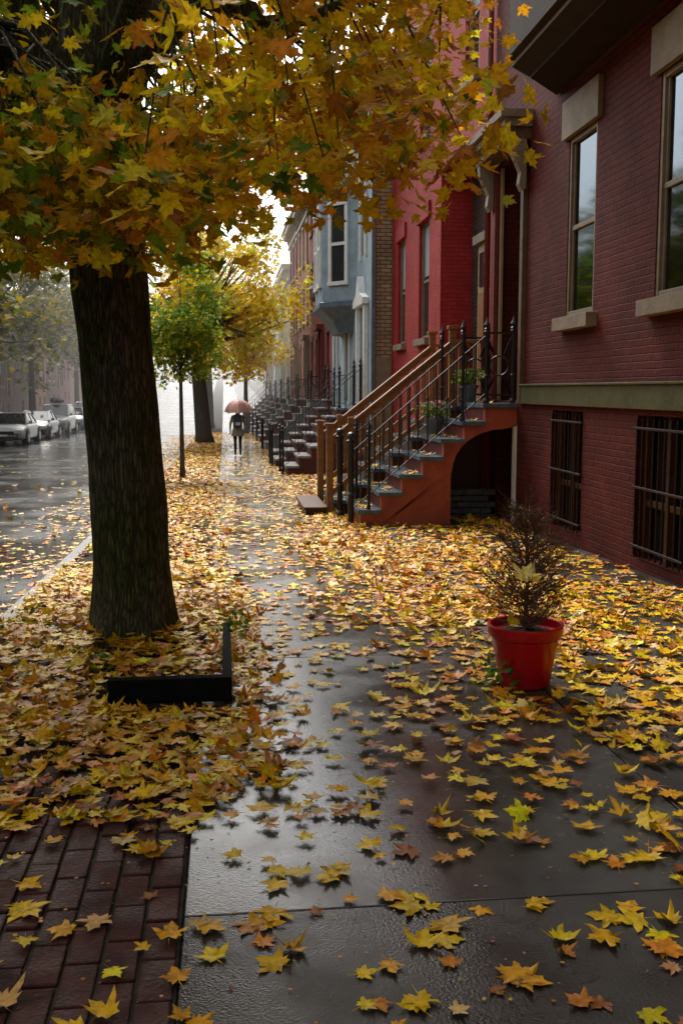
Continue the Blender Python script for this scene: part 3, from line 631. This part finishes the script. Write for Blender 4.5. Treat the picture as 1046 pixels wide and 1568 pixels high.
limbs=[
 ([(-.75,6.6,2.9),(-1.0,6.5,3.5),(-1.35,6.3,4.3),(-1.8,6.0,5.4)],[.15,.12,.10,.07]),
 ([(-.72,6.6,3.0),(-.5,6.5,3.5),(-.28,6.45,4.0),(-.05,6.4,4.9),(.1,6.3,6)],[.13,.11,.095,.08,.06]),
 ([(-.4,6.5,3.6),(-.1,6.5,3.95),(.25,6.6,3.85),(.6,6.8,3.95),(1.1,7.1,4.25),(1.6,7.3,4.5)],[.085,.07,.06,.05,.03,.018]),
 ([(-.75,6.7,3.2),(-1.0,7.4,3.7),(-1.1,8.4,4.2),(-.8,9.6,4.6)],[.11,.085,.06,.035]),
 ([(-.8,6.6,3.1),(-1.3,5.7,3.5),(-1.9,4.9,3.9),(-2.5,4.2,4.3)],[.10,.075,.055,.03]),
 ([(-.7,6.6,3.3),(-.3,5.7,3.9),(.1,4.8,4.4),(.5,3.9,4.8)],[.09,.07,.05,.03]),
 ([(-.85,6.7,3.0),(-1.7,7.0,3.4),(-2.7,7.4,3.8),(-3.8,7.6,4.2)],[.10,.075,.05,.03]),
 ([(-.1,6.5,4.4),(.5,7.4,4.6),(.9,8.4,4.8),(1.1,9.4,5.0)],[.06,.05,.035,.02]),
 ([(-.1,6.4,4.8),(.6,6.2,5.0),(1.2,6.0,5.2)],[.05,.04,.02])]
for p,r in limbs:
    q=[];rr=[]
    for i in range(len(p)-1):
        for t in (0,.33,.66): q.append(tuple(np.array(p[i])*(1-t)+np.array(p[i+1])*t+np.array([random.gauss(0,.025) for _ in range(3)])*(1 if (i or t) else 0))); rr.append(r[i]*(1-t)+r[i+1]*t)
    q.append(p[-1]); rr.append(r[-1]); mb.tube(q,rr,14,'bark')
LP=[]; 
for p,r in limbs:
    for i in range(len(p)-1):
        for t in np.linspace(0,1,6): LP.append(np.array(p[i])*(1-t)+np.array(p[i+1])*t)
LP=np.array(LP)
def hem(x,y):
    s=np.interp(x,[-3,-.9,-.3,.3,1.0,1.5,2.],[.125,.135,.16,.19,.225,.21,.19]); return 1.6+s*max(y,4.2)
CL=[]
tries=0
while len(CL)<600 and tries<300000:
    tries+=1
    x=random.uniform(-4.8,2.1); y=random.uniform(3.4,11.0); dx=(x+.7)/(2.5 if x>-.7 else 4.1); dy=(y-6.9)/(3.6 if y<6.9 else 4.1)
    rr=dx*dx+dy*dy
    if rr>1 or x>.225*y+.02: continue
    zlo=hem(x,y)+.12*random.random(); zhi=4.0+2.8*math.sqrt(1-rr)
    if zhi<=zlo: continue
    z=zlo+(zhi-zlo)*random.random()**1.4
    if z<4.4 and math.sin(x*2.3+1)+math.sin(y*1.9+z*1.7)+math.sin(z*2.9+x)<-.55 : continue
    if y<6.5 and abs(x+.113*y)<.10*y and z>1.6+.21*y and random.random()<.88: continue
    CL.append((x,y,z))
for i in range(58):
    y=random.uniform(4.4,6.2); x=random.uniform(-1.75,-.15); CL.append((x,y,1.6+y*random.uniform(.145,.235)))
CL=np.array(CL)
for c in CL:
    j=np.argmin(np.linalg.norm(LP-c-np.array([0,0,-.25]),axis=1)); a=LP[j]; d=np.linalg.norm(c-a)
    if d<3.0:
        m1=a*.6+c*.4+np.array([random.gauss(0,.08),random.gauss(0,.08),.12*d]); m2=a*.25+c*.75+np.array([random.gauss(0,.05),random.gauss(0,.05),.1*d])
        mb.tube([a,m1,m2,c],[.012+.005*d,.010,.006,.003],5,'bark',cap=False)
mb.build('trunk_and_limbs',MT,smooth=True)
def canopy(name,CL,per,spread,T,smin,smax,cf,parent,droop=.6):
    n=len(CL)*per; c=np.repeat(CL,per,0); off=np.clip(rng.normal(0,1,(n,3)),-1.9,1.9)*np.array(spread); P=c+off
    A=np.stack([rng.normal(0,1,n)*.8+off[:,0]*2,rng.normal(0,1,n)*.8+off[:,1]*2,-rng.uniform(0,1,n)*droop*2],1)
    N=np.stack([rng.normal(0,.6,n),rng.normal(0,.6,n)-.1,np.ones(n)*.9],1)
    return leaves(name,P,A,N,rng.uniform(smin,smax,n),cf(P,n,np.repeat(np.arange(len(CL)),per)),T,M['leaf'],parent,edge=.82)
cr=rng.random(2000)
def cmain(P,n,ci):
    g=pick(n,[(.16,.31,.025),(.34,.46,.03),(.82,.66,.02),(.9,.58,.02)],[.34,.26,.24,.16],.2)
    a=pick(n,[(.92,.58,.015),(.80,.40,.015),(.48,.19,.02),(.92,.66,.02),(.36,.36,.03)],[.36,.26,.11,.20,.07],.2)
    w=1/(1+np.exp((P[:,0]+.55+(cr[ci]-.5)*1.6)*3)); w=np.where(P[:,1]>8.8,w*.3,w)
    return np.where((rng.random(n)<w)[:,None],g,a)
low=CL[CL[:,2]<5.0]; hi=CL[CL[:,2]>=5.0]
canopy('foliage_low',low,42,(.2,.2,.15),T0,.06,.115,cmain,MT)
canopy('foliage_high',hi,28,(.26,.26,.2),T1,.13,.19,cmain,MT)

def tree(name,x,y,tr,th,cx,cy,cz,rx,ry,rz,ncl,per,ls,cols,w,sp=.35,T=T1,lean=0,barkm='barkfar',gap=-.6):
    g=zg(y); e=empty(name,(x,y,g)); mb=MB()
    pts=[(x,y,g-.1),(x+lean*.1,y,g+.4),(x+lean*.35,y,g+th*.6),(x+lean*.6,y,g+th),(x+lean,y,cz+rz*.5)]
    mb.tube(pts,[tr*1.35,tr*1.05,tr*.9,tr*.75,tr*.2],14,barkm)
    C=[]; ph=[random.uniform(0,6.28) for _ in range(3)]; t_=0
    while len(C)<ncl and t_<50000:
        t_+=1; u=np.array([random.gauss(0,1) for _ in range(3)]); u/=np.linalg.norm(u); r=random.random()**.45
        bump=1+.22*math.sin(u[0]*4+ph[0])*math.sin(u[2]*5+ph[1])+.12*math.sin(u[1]*7+ph[2])
        p=np.array([cx+u[0]*rx*r*bump,cy+u[1]*ry*r*bump,cz+u[2]*rz*r*bump])
        if math.sin(p[0]*2.2+ph[0])+math.sin(p[2]*2.4+ph[1])+math.sin(p[1]*1.7)<gap: continue
        C.append(p)
    C=np.array(C)
    for p in C[::3]:
        t=random.uniform(.1,.9); a=np.array([x+lean*(.6+.4*t),y,g+th+(cz+rz*.4-g-th)*t*.8]); d=np.linalg.norm(p-a); m1=a*.5+p*.5+np.array([0,0,-.05*d])
        mb.tube([a,m1,p],[tr*.28,tr*.16,tr*.03],6,barkm,cap=False)
    mb.build('trunk_and_limbs',e,smooth=True)
    cv=rng.random(len(C))
    def cf(P,n,ci):
        c=pick(n,cols,w,.2); k=(cv[ci]*len(cols)*.999).astype(int); c2=np.array(cols)[k]*(1+rng.normal(0,.15,(n,1))); return np.clip(np.where(rng.random((n,1))<.55,c2,c),.003,.95)
    canopy('foliage',C,per,(sp,sp,sp*.7),T,ls*.75,ls*1.25,cf,e); return e
GY=[(.13,.28,.03),(.26,.40,.04),(.75,.64,.03),(.85,.60,.02)]
YY=[(.95,.72,.03),(.95,.60,.02),(.55,.55,.04),(.88,.46,.02)]
tree('young_street_tree',-1.0,24.3,.055,2.0,-1.05,24.3,3.3,1.0,1.0,1.35,95,42,.12,[GY[0],GY[1],(.35,.46,.04),GY[2]],[.35,.3,.2,.15],sp=.2,gap=-.9)
tree('street_tree',-.9,47,.36,3.6,-.6,46,5.9,4.2,4.6,3.7,240,36,.22,YY,[.5,.25,.13,.12],sp=.38,lean=-.5,gap=-.35)
tree('street_tree',-1.0,68,.3,3.5,-.5,68,6.5,4.5,4.5,4,150,34,.28,YY,[.5,.3,.15,.05],sp=.5)
tree('small_yellow_tree',1.2,58,.15,2.4,1.2,57,4.6,2.6,2.2,2.3,130,36,.2,[(.95,.74,.03),(.95,.64,.02)],[.6,.4],sp=.4)
DY=[(.09,.12,.025),(.2,.2,.025),(.45,.34,.03)]
for (x,y) in ((-12.3,40),(-12.4,54),(-12.6,70),(-12.2,88),(-12.3,25),(-12.4,8)):
    tree('street_tree',x,y,.24,3.4,x+.3,y,7.3,4.6,5.2,4.5,170,28,.34,DY,[.3,.4,.3],sp=.55)
tree('unseen_shade_tree',-.8,-3.2,.25,3.0,-.4,-1.9,5.8,4.0,4.6,2.2,200,26,.32,[(.16,.18,.03),(.6,.4,.02),(.75,.5,.02)],[.3,.3,.4],sp=.4,gap=-2)  # unseen tree behind the camera, added to block sky light from the foreground
Cd=np.array([[random.uniform(-60,60),random.uniform(190,260),random.uniform(2,14)] for _ in range(320)])
Cd=Cd[(Cd[:,0]<-13)|(Cd[:,0]>6)]
canopy('distant_trees',Cd,24,(2.0,2.0,1.6),T2,.8,1.4,lambda P,n,ci:pick(n,[(.4,.4,.25),(.6,.5,.25)],[.5,.5],.2),None)  # washed-out leaf colours: distance haze painted into the foliage

# ------------------------------------------------------------ tree pit edging, weeds
mb=MB()
mb.box(-.62,.02,5.24,5.31,-.02,.11,'blackplastic')
mb.box(-.03,.02,5.312,6.9,-.02,.055,'blackplastic',dz=-.03)
mb.build('tree_pit_edging',bevel=.006)
def weeds(name,pts,n,h,spr,c):
    P=[]
    for (x,y) in pts:
        for i in range(n): P.append((x+random.gauss(0,spr),y+random.gauss(0,spr),zg(y)+random.uniform(.03,h)))
    P=np.array(P); k=len(P)
    leaves(name,P,np.stack([rng.normal(0,1,k),rng.normal(0,1,k),rng.uniform(.1,1,k)],1),np.stack([rng.normal(0,.5,k),rng.normal(0,.5,k)-.4,np.ones(k)],1),rng.uniform(.03,.06,k),pick(k,c,[1]*len(c)),T2,M['leaf'])
weeds('weeds',[(-.72,5.75),(.02,6.7),(.05,7.0),(-1.45,6.7),(-1.4,7.2),(1.42,5.3),(1.5,5.3)],26,.17,.05,[(.08,.2,.02),(.16,.28,.03)])

# ------------------------------------------------------------ red pot with dead shrub
PX,PY=1.64,5.42
pp=empty('potted_dead_shrub',(PX,PY,-.03)); zb=zg(PY)
mb=MB()
mb.lathe((PX,PY,zb+.004),[(.135,0),(.142,.01),(.185,.275),(.188,.28),(.203,.282),(.207,.29),(.210,.335),(.205,.342),(.192,.34),(.186,.30),(.02,.295)],56,'red')
mb.build('pot',pp,smooth=True).modifiers.new('Edge','EDGE_SPLIT').split_angle=R(35)
mb=MB(); mb.lathe((PX,PY,zb+.27),[(.0,0),(.187,0.001),(.17,.03),(.05,.05),(.0,.05)],24,'soil2'); mb.build('soil',pp)
mb=MB(); Z=zb+.3
mb.tube([(PX,PY,Z),(PX+.01,PY,Z+.3),(PX-.01,PY,Z+.74)],[.014,.01,.003],6,'twig')
for i in range(170):
    h=random.random()**1.15*.60; maxr=.34*math.sin(min(1,(h+.1)/.28)*math.pi/2)*(1-h/.76)**.8+.03
    a=random.uniform(0,6.28); rr=maxr*random.uniform(.5,1.1); up=random.uniform(.06,.2)
    s=Vector((PX,PY,Z+h)); e=s+Vector((math.cos(a)*rr,math.sin(a)*rr,up)); m_=(s+e)/2+Vector((0,0,-.02))
    mb.tube([s,m_,e],[.0035,.0026,.001],4,'twig',cap=False)
    for k in range(12):
        t=random.uniform(.3,1); b_=s.lerp(e,t); d=Vector((math.cos(a)+random.gauss(0,.8),math.sin(a)+random.gauss(0,.8),random.uniform(.1,1.5))).normalized()*random.uniform(.025,.08)
        mb.tube([b_,b_+d],[.0018,.0007],3,'twig',cap=False)
mb.build('shrub_twigs',pp)
n=1100; hh=rng.random(n)**1.1*.6; mr=.29*np.sin(np.minimum(1,(hh+.1)/.28)*math.pi/2)*np.clip(1-hh/.76,0,1)**.8+.02; aa=rng.uniform(0,6.28,n); q=mr*rng.random(n)**.5
P=np.stack([PX+np.cos(aa)*q,PY+np.sin(aa)*q,Z+hh+.1],1)
leaves('shrub_needles',P,rng.normal(0,1,(n,3))+np.array([0,0,1.]),rng.normal(0,1,(n,3)),rng.uniform(.010,.022,n),pick(n,[(.22,.12,.06),(.12,.07,.04),(.28,.16,.07)],[1,1,1]),T2,M['leaf'],pp)
leaves('caught_leaf',np.array([[PX-.10,PY-.31,Z+.38],[PX-.07,PY-.32,Z+.35],[PX-.1,PY-.12,Z+.08]]),np.array([[.5,.5,.5],[-.8,.3,.3],[1,0,.3]]),np.array([[.1,-.35,1],[0,-.3,1],[0,-.6,1]]),np.array([.13,.11,.08]),np.array([(.95,.76,.2),(.95,.70,.08),YEL]),T0,M['leafg'],pp)
def planter(x,y,z,fl):
    e=empty('flower_pot',(x,y,z)); mb=MB(); mb.lathe((x,y,z),[(.09,0),(.13,.2),(.15,.2),(.15,.24),(.12,.24),(.11,.2)],24,'bluetrim'); mb.build('pot',e,smooth=False)
    n=260; P=np.stack([x+rng.normal(0,.11,n),y+rng.normal(0,.11,n),z+.27+rng.random(n)*.2],1)
    leaves('foliage',P,rng.normal(0,1,(n,3)),rng.normal(0,.5,(n,3))+np.array([0,-.3,1]),rng.uniform(.04,.07,n),pick(n,[(.08,.17,.03),(.16,.25,.04),(.28,.3,.05)],[1,1,1]),T2,M['leaf'],e)
    if fl:
        n=60; P=np.stack([x+rng.normal(0,.12,n),y-.03+rng.normal(0,.12,n),z+.36+rng.random(n)*.14],1)
        leaves('petals',P,rng.normal(0,1,(n,3)),rng.normal(0,.5,(n,3))+np.array([0,-.5,1]),rng.uniform(.03,.045,n),pick(n,[(.75,.2,.45),(.6,.2,.5)],[1,1]),T1,M['leaf'],e)
planter(3.0,14.55,z0A+5*riseA+.005,True); planter(3.5,14.6,1.43,False)
# ------------------------------------------------------------ lantern + flag
e=empty('wall_lantern',(3.1,35.8,4.8)); mb=MB()
mb.tube([(3.9,35.8,5.1),(3.5,35.8,5.35),(3.1,35.8,5.25)],.02,6,'iron'); mb.lathe((3.1,35.8,4.6),[(.03,0),(.13,.1),(.16,.42),(.2,.43),(.05,.58),(.02,.66)],8,'cream'); mb.lathe((3.1,35.8,4.63),[(.125,.08),(.165,.1),(.1,.12)],8,'iron'); mb.build('lantern',e)
e=empty('flag',(2.2,70,3.4)); mb=MB(); mb.tube([(3.9,70,2.8),(2.0,70,4.4)],.02,6,'white')
fr=mat('flag_red',(.5,.03,.04)); fw=M['white']; fb=mat('flag_blue',(.03,.05,.2))
for i in range(7):
    a=(2.05+i*.11,4.35-i*.09); mb.poly([(a[0],70,a[1]),(a[0]+.11,70,a[1]-.09),(a[0]+.11+.05,70.05,a[1]-1.0),(a[0]+.05,70.03,a[1]-.95)],fr if i%2 else fw)
mb.poly([(2.05,69.98,4.33),(2.4,69.98,4.04),(2.42,69.98,3.6),(2.07,69.98,3.9)],fb); mb.build('cloth_and_pole',e)

# ------------------------------------------------------------ cars
def car(name,x,y,paint,kind='sedan',box=False):
    g=zg(y)-.13; e=empty(name,(x,y,g)); L=4.6
    suv=kind=='suv'
    zb=[.55,.72,.86,.95,.98,.98,.96,.9,.62] if not suv else [.6,.85,1.0,1.08,1.1,1.1,1.1,1.08,.7]
    ts=[0,.03,.12,.3,.42,.6,.8,.96,1.0]; ws=[.72,.86,.9,.92,.93,.93,.92,.86,.76]
    mb=MB(); rows=[]
    for t,z,w in zip(ts,zb,ws):
        yy=y-L/2+L*t; lo=.3 if t in(0,1.0) else .2
        half=[(w*.86,lo),(w,lo+.1),(w*1.0,(lo+z)/2),(w*.97,z-.1),(w*.88,z),(w*.45,z+.03)]
        ring=[(x+a,yy,g+b) for a,b in half]+[(x-a,yy,g+b) for a,b in half[::-1]]
        rows.append(len(mb.v)); mb.v+=ring
    n=12; k=mb.mi(paint)
    for a,b in zip(rows[:-1],rows[1:]):
        for j in range(n): mb.f.append((a+j,a+(j+1)%n,b+(j+1)%n,b+j)); mb.m.append(k)
    mb.f.append(tuple(rows[0]+j for j in range(n))); mb.m.append(k); mb.f.append(tuple(rows[-1]+j for j in range(n))[::-1]); mb.m.append(k)
    o=mb.build('body',e,smooth=True); ss=o.modifiers.new('S','SUBSURF'); ss.levels=2; ss.render_levels=2
    G=MB(); zt=1.46 if not suv else 1.72; z0=zb[4]-.02
    if suv: st=[(.27,.78,z0),(.4,.68,zt-.04),(.55,.68,zt),(.88,.66,zt-.04),(.98,.74,z0)]
    else: st=[(.26,.78,z0),(.43,.62,zt-.03),(.56,.62,zt),(.7,.6,zt-.06),(.9,.72,z0)]
    Y=lambda t:y-L/2+L*t
    for i in range(4):
        (t0,w0,h0),(t1,w1,h1)=st[i],st[i+1]
        m=M['carglass'] if i in (0,3) else paint
        G.poly([(x-w0,Y(t0),g+h0),(x+w0,Y(t0),g+h0),(x+w1,Y(t1),g+h1),(x-w1,Y(t1),g+h1)],m)
        for s in (-1,1):
            bw=.82; G.poly([(x+s*(bw if h0>z0 else w0),Y(t0),g+z0),(x+s*(bw if h1>z0 else w1),Y(t1),g+z0),(x+s*w1,Y(t1),g+h1),(x+s*w0,Y(t0),g+h0)],M['carglass'])
            G.tube([(x+s*w0,Y(t0),g+h0),(x+s*w1,Y(t1),g+h1)],.035,6,paint)
    for s in (-1,1):
        G.tube([(x+s*.81,Y(st[2][0]),g+z0),(x+s*.63,Y(st[2][0]),g+zt-.02)],.03,6,paint)
        G.box(x+s*.86,x+s*1.02,Y(.31),Y(.31)+.1,g+z0,g+z0+.13,paint)
        G.box(x+s*.5,x+s*.8,y-L/2-.01,y-L/2+.2,g+.56+(.12 if suv else 0),g+.7+(.12 if suv else 0),'lens')
        G.box(x+s*.6,x+s*.8,y+L/2-.2,y+L/2+.005,g+.62,g+.8,fr)
    G.box(x-.45,x+.45,y-L/2-.02,y-L/2+.2,g+.5+(.1 if suv else 0),g+.66+(.14 if suv else 0),'plastic'); G.box(x-.65,x+.65,y-L/2-.015,y-L/2+.2,g+.3,g+.42,'plastic'); G.box(x-.17,x+.17,y-L/2-.03,y-L/2+.1,g+.43,g+.52,'white')
    if box:
        G.lathe((x,Y(.55),g+zt+.08),[(.2,0),(.42,.04),(.45,.18),(.38,.3),(.1,.34)],16,'plastic',sx=.9,sy=1.9)
        for s in (-.55,.55): G.tube([(x+s,Y(.38),g+zt+.05),(x+s,Y(.85),g+zt+.05)],.02,6,'plastic')
    G.build('cabin_and_trim',e)
    Wl=MB()
    for s in (-1,1):
        for t in (.18,.8):
            Wl.tube([(x+s*.95,Y(t),g+.33),(x+s*.72,Y(t),g+.33)],.33,20,'tyre'); Wl.tube([(x+s*.965,Y(t),g+.33),(x+s*.8,Y(t),g+.33)],.2,12,'rim'); Wl.tube([(x+s*.935,Y(t),g+.37),(x+s*.7,Y(t),g+.37)],.4,20,'plastic')
    Wl.build('wheels',e)
car('parked_car',-9.9,50,carpaint('white_car_paint',(.32,.34,.36)))
car('parked_car',-9.9,56.3,carpaint('dark_car_paint',(.02,.022,.026)))
car('parked_car',-9.9,62.8,carpaint('silver_car_paint',(.2,.22,.25)),'suv',True)
car('parked_car',-9.9,69.5,carpaint('teal_car_paint',(.10,.22,.23)))
car('parked_car',-9.9,76,carpaint('white_car_paint2',(.3,.32,.34)),'suv')

# ------------------------------------------------------------ pedestrian
def person(px,py):
    g=zg(py)+.005; e=empty('pedestrian',(px,py,g))
    V=[];E=[];Rr=[]
    def v(p,r,par=None):
        V.append(p); Rr.append(r if hasattr(r,'__len__') else (r,r)); i=len(V)-1
        if par is not None: E.append((par,i))
        return i
    pel=v((0,0,.93),(.14,.11)); sp=v((0,0,1.1),(.125,.1),pel); ch=v((0,0,1.3),(.155,.11),sp); nk=v((0,.01,1.45),.055,ch); h0=v((0,.03,1.52),.07,nk); h1=v((0,.035,1.585),(.082,.098),h0); h2=v((0,.025,1.65),(.07,.08),h1)
    for s,kn,an,to in ((-1,(.18,.5),(.20,.09),(.36,.045)),(1,(.04,.48),(-.24,.16),(-.13,.045))):
        hp=v((s*.09,0,.86),.088,pel); th=v((s*.09,kn[0]*.5,.68),.078,hp); k=v((s*.085,kn[0],kn[1]),.056,th); cf=v((s*.085,(kn[0]+an[0])/2-.02,(kn[1]+an[1])/2+.03),.056,k); a=v((s*.085,an[0],an[1]),.042,cf); v((s*.09,to[0],to[1]),.038,a)
    fing=[]
    for s,el,wr,hd in ((-1,(-.25,-.06,1.12),(-.26,.07,.9),(-.26,.12,.82)),(1,(.27,.02,1.14),(.16,.2,1.24),(.12,.235,1.28))):
        sh=v((s*.175,0,1.37),.062,ch); ua=v(tuple(np.array((s*.175,0,1.37))*.5+np.array(el)*.5),.052,sh); l=v(el,.045,ua); w=v(wr,.03,l); h=v(hd,(.036,.02),w)
        d=(Vector(hd)-Vector(wr)).normalized(); sd=d.cross(Vector((0,0,1))).normalized()
        for q,ln in ((-1.5,.06),(-.5,.075),(.5,.07),(1.5,.055)):
            b=Vector(hd)+sd*q*.016+d*.02; m1=b+d*ln*.5; m2=m1+(d*.5+Vector((0,.3,-.6))).normalized()*ln*.5; fing.append([b-d*.02,b,m1,m2])
        b=Vector(wr)+sd*.03+d*.02; fing.append([b,b+(sd+d).normalized()*.03,b+(sd*.6+d).normalized()*.06])
    def skin(name,V,E,Rr,root,lv=2):
        me=bpy.data.meshes.new(name); me.from_pydata(V,E,[]); o=bpy.data.objects.new(name,me); col.objects.link(o)
        o.modifiers.new('Skin','SKIN')
        if not me.skin_vertices: 
            bpy.context.view_layer.objects.active=o; bpy.ops.mesh.customdata_skin_add()
        for i,sv in enumerate(me.skin_vertices[0].data): sv.radius=Rr[i]; sv.use_root=(i in root)
        s=o.modifiers.new('S','SUBSURF'); s.levels=lv; s.render_levels=lv
        bpy.context.view_layer.update(); dg=bpy.context.evaluated_depsgraph_get(); m2=bpy.data.meshes.new_from_object(o.evaluated_get(dg)); bpy.data.objects.remove(o); return m2
    me=skin('body',[tuple(p) for p in V],E,Rr,[0])
    ms=[mat('coat_olive',(.30,.27,.18),(.2,.18,.12),rough=.8,scale=12,bump=.3),mat('dark_trousers',(.03,.03,.036),rough=.8),mat('black_boots',(.015,.015,.015),rough=.35),mat('skin',(.5,.3,.22),rough=.5),mat('brown_hair',(.08,.05,.03),rough=.6)]
    for m in ms: me.materials.append(m)
    for p in me.polygons:
        c=p.center; p.use_smooth=True
        if c.z>1.5 and abs(c.x)<.12: p.material_index=4 if (c.y<.06 or c.z>1.63) else 3
        elif c.z>1.42 and abs(c.x)<.07: p.material_index=3
        elif c.z<.3: p.material_index=2
        elif c.z<.85 and abs(c.x)<.2: p.material_index=1
        elif (c.z<.88 and c.x<-.2) or (c.x<.155 and c.y>.2 and c.z>1.2): p.material_index=3
        else: p.material_index=0
    o=bpy.data.objects.new('body',me); col.objects.link(o); o.parent=e
    FV=[];FE=[];FR=[];roots=[]
    for ch_ in fing:
        roots.append(len(FV))
        for i,p in enumerate(ch_):
            if i: FE.append((len(FV)-1,len(FV)))
            FV.append(tuple(p)); FR.append((.0085,.0085))
    fm=skin('fingers',FV,FE,FR,roots,1); fm.materials.append(ms[3]); o=bpy.data.objects.new('fingers',fm); col.objects.link(o); o.parent=e
    mb=MB()
    mb.lathe((0,0,0),[(.215,.70),(.225,.72),(.19,.88),(.165,1.0),(.16,1.1),(.18,1.25),(.185,1.34),(.14,1.41),(.075,1.45),(.07,1.5),(.055,1.5)],28,ms[0],sx=1,sy=.72)
    mb.lathe((-.03,.125,1.585),[(.001,-.01),(.012,0),(.001,.01)],8,M['white']); mb.lathe((.03,.125,1.585),[(.001,-.01),(.012,0),(.001,.01)],8,M['white'])
    mb.tube([(0,.125,1.595),(0,.15,1.56)],[.008,.014],6,ms[3]); mb.tube([(-.025,.125,1.53),(.025,.125,1.53)],.006,6,fr)
    for s in (-1,1): mb.tube([(s*.08,.03,1.6),(s*.088,.02,1.56)],[.014,.01],6,ms[3])
    mb.lathe((0,.02,1.59),[(.098,-.03),(.1,.02),(.085,.075),(.03,.11)],16,ms[4])
    o=mb.build('coat_and_head_details',e,smooth=True); o.matrix_parent_inverse=Matrix.Identity(4)
    mb=MB(); bk=mat('backpack_grey_blue',(.05,.06,.075),rough=.7); pk=mat('backpack_patch',(.5,.52,.55),rough=.7)
    mb.box(-.13,.13,-.30,-.13,1.02,1.38,bk); mb.box(-.1,.1,-.34,-.301,1.04,1.2,bk); mb.box(-.08,.08,-.346,-.341,1.08,1.19,pk)
    for s in (-1,1): mb.tube([(s*.09,-.14,1.36),(s*.1,0,1.43),(s*.1,.12,1.34),(s*.12,.1,1.12),(s*.11,-.13,1.05)],.016,6,bk)
    o=mb.build('backpack',e,bevel=.03); o.matrix_parent_inverse=Matrix.Identity(4)
    um=mat('umbrella_cloth',(.75,.42,.32),(.65,.35,.27),rough=.6,scale=3); ud=mat('umbrella_cloth_dark',(.5,.25,.2),rough=.6)
    mb=MB(); c=Vector((.02,.03,1.98)); ax=Vector((-.05,-.10,1)).normalized(); a1=ax.cross(Vector((0,1,0))).normalized(); a2=ax.cross(a1)
    def up(r,t,dz): return c+a1*r*math.cos(t)+a2*r*math.sin(t)+ax*dz
    rings=6; seg=32
    for j in range(seg):
        for i in range(rings):
            q=[]
            for (ii,jj) in ((i,j),(i+1,j),(i+1,j+1),(i,j+1)):
                u=ii/rings; t=2*math.pi*jj/seg; sc=abs(math.sin(t*4)); r=.50*math.sin(u*1.35)/math.sin(1.35)*(1-.05*sc*u); q.append(up(r,t,-.44*(1-math.cos(u*1.35))/(1-math.cos(1.35))*(1-.06*sc*u)))
            mb.poly(q,um if (j//4)%2 else ud)
    for k in range(8):
        t=2*math.pi*k/8; mb.tube([up(.5*math.sin(u*1.35)/math.sin(1.35),t,-.44*(1-math.cos(u*1.35))/(1-math.cos(1.35))-.006) for u in (0.05,.3,.6,.8,1)],.004,4,'iron')
    mb.tube([c+ax*.06,c-ax*.2,Vector((.12,.25,1.3)),Vector((.125,.26,1.15))],.007,6,'iron')
    o=mb.build('umbrella',e); o.matrix_parent_inverse=Matrix.Identity(4)
person(.45,36)

# ------------------------------------------------------------ rain mist in the distance (real volume)
mm_=bpy.data.materials.new('mist_volume'); mm_.use_nodes=True; nt=mm_.node_tree; nt.nodes.remove(nt.nodes['Principled BSDF'])
vs=nt.nodes.new('ShaderNodeVolumeScatter'); vs.inputs['Density'].default_value=.0055; vs.inputs['Anisotropy'].default_value=.35; vs.inputs['Color'].default_value=(1,.98,.95,1)
nt.links.new(vs.outputs[0],nt.nodes['Material Output'].inputs['Volume'])
mb=MB(); mb.box(-80,80,42,280,-8,26,mm_); mb.build('rain_mist')

# ------------------------------------------------------------ light
w=bpy.data.worlds.new('World'); scene.world=w; w.use_nodes=True; nt=w.node_tree; N=nt.nodes; L=nt.links
EL=48; AZ=-10
sk=N.new('ShaderNodeTexSky'); sk.sky_type='NISHITA'; sk.sun_disc=False; sk.sun_elevation=R(EL); sk.sun_rotation=R(AZ); sk.air_density=1.5; sk.dust_density=4
hs=N.new('ShaderNodeHueSaturation'); hs.inputs['Saturation'].default_value=.2; hs.inputs['Value'].default_value=1.9; L.new(sk.outputs[0],hs.inputs['Color'])
bg=N['Background']; L.new(hs.outputs[0],bg.inputs[0]); bg.inputs[1].default_value=.148
sun=bpy.data.lights.new('Sun','SUN'); sun.energy=2.8; sun.angle=R(16); sun.color=(1,.92,.80)
so=bpy.data.objects.new('sun',sun); col.objects.link(so)
d=-Vector((math.sin(R(AZ))*math.cos(R(EL)),math.cos(R(AZ))*math.cos(R(EL)),math.sin(R(EL)))); so.rotation_euler=d.to_track_quat('-Z','Y').to_euler()
cam=bpy.data.cameras.new('Camera'); co=bpy.data.objects.new('camera',cam); col.objects.link(co); co.location=(0,0,1.6); co.rotation_euler=(R(83.2),0,R(-6.48))
cam.sensor_fit='VERTICAL'; cam.sensor_height=36; cam.lens=36; cam.clip_end=3000; cam.clip_start=.05
scene.camera=co
print('leaves',len(low)*42,len(hi)*28,len(x1))
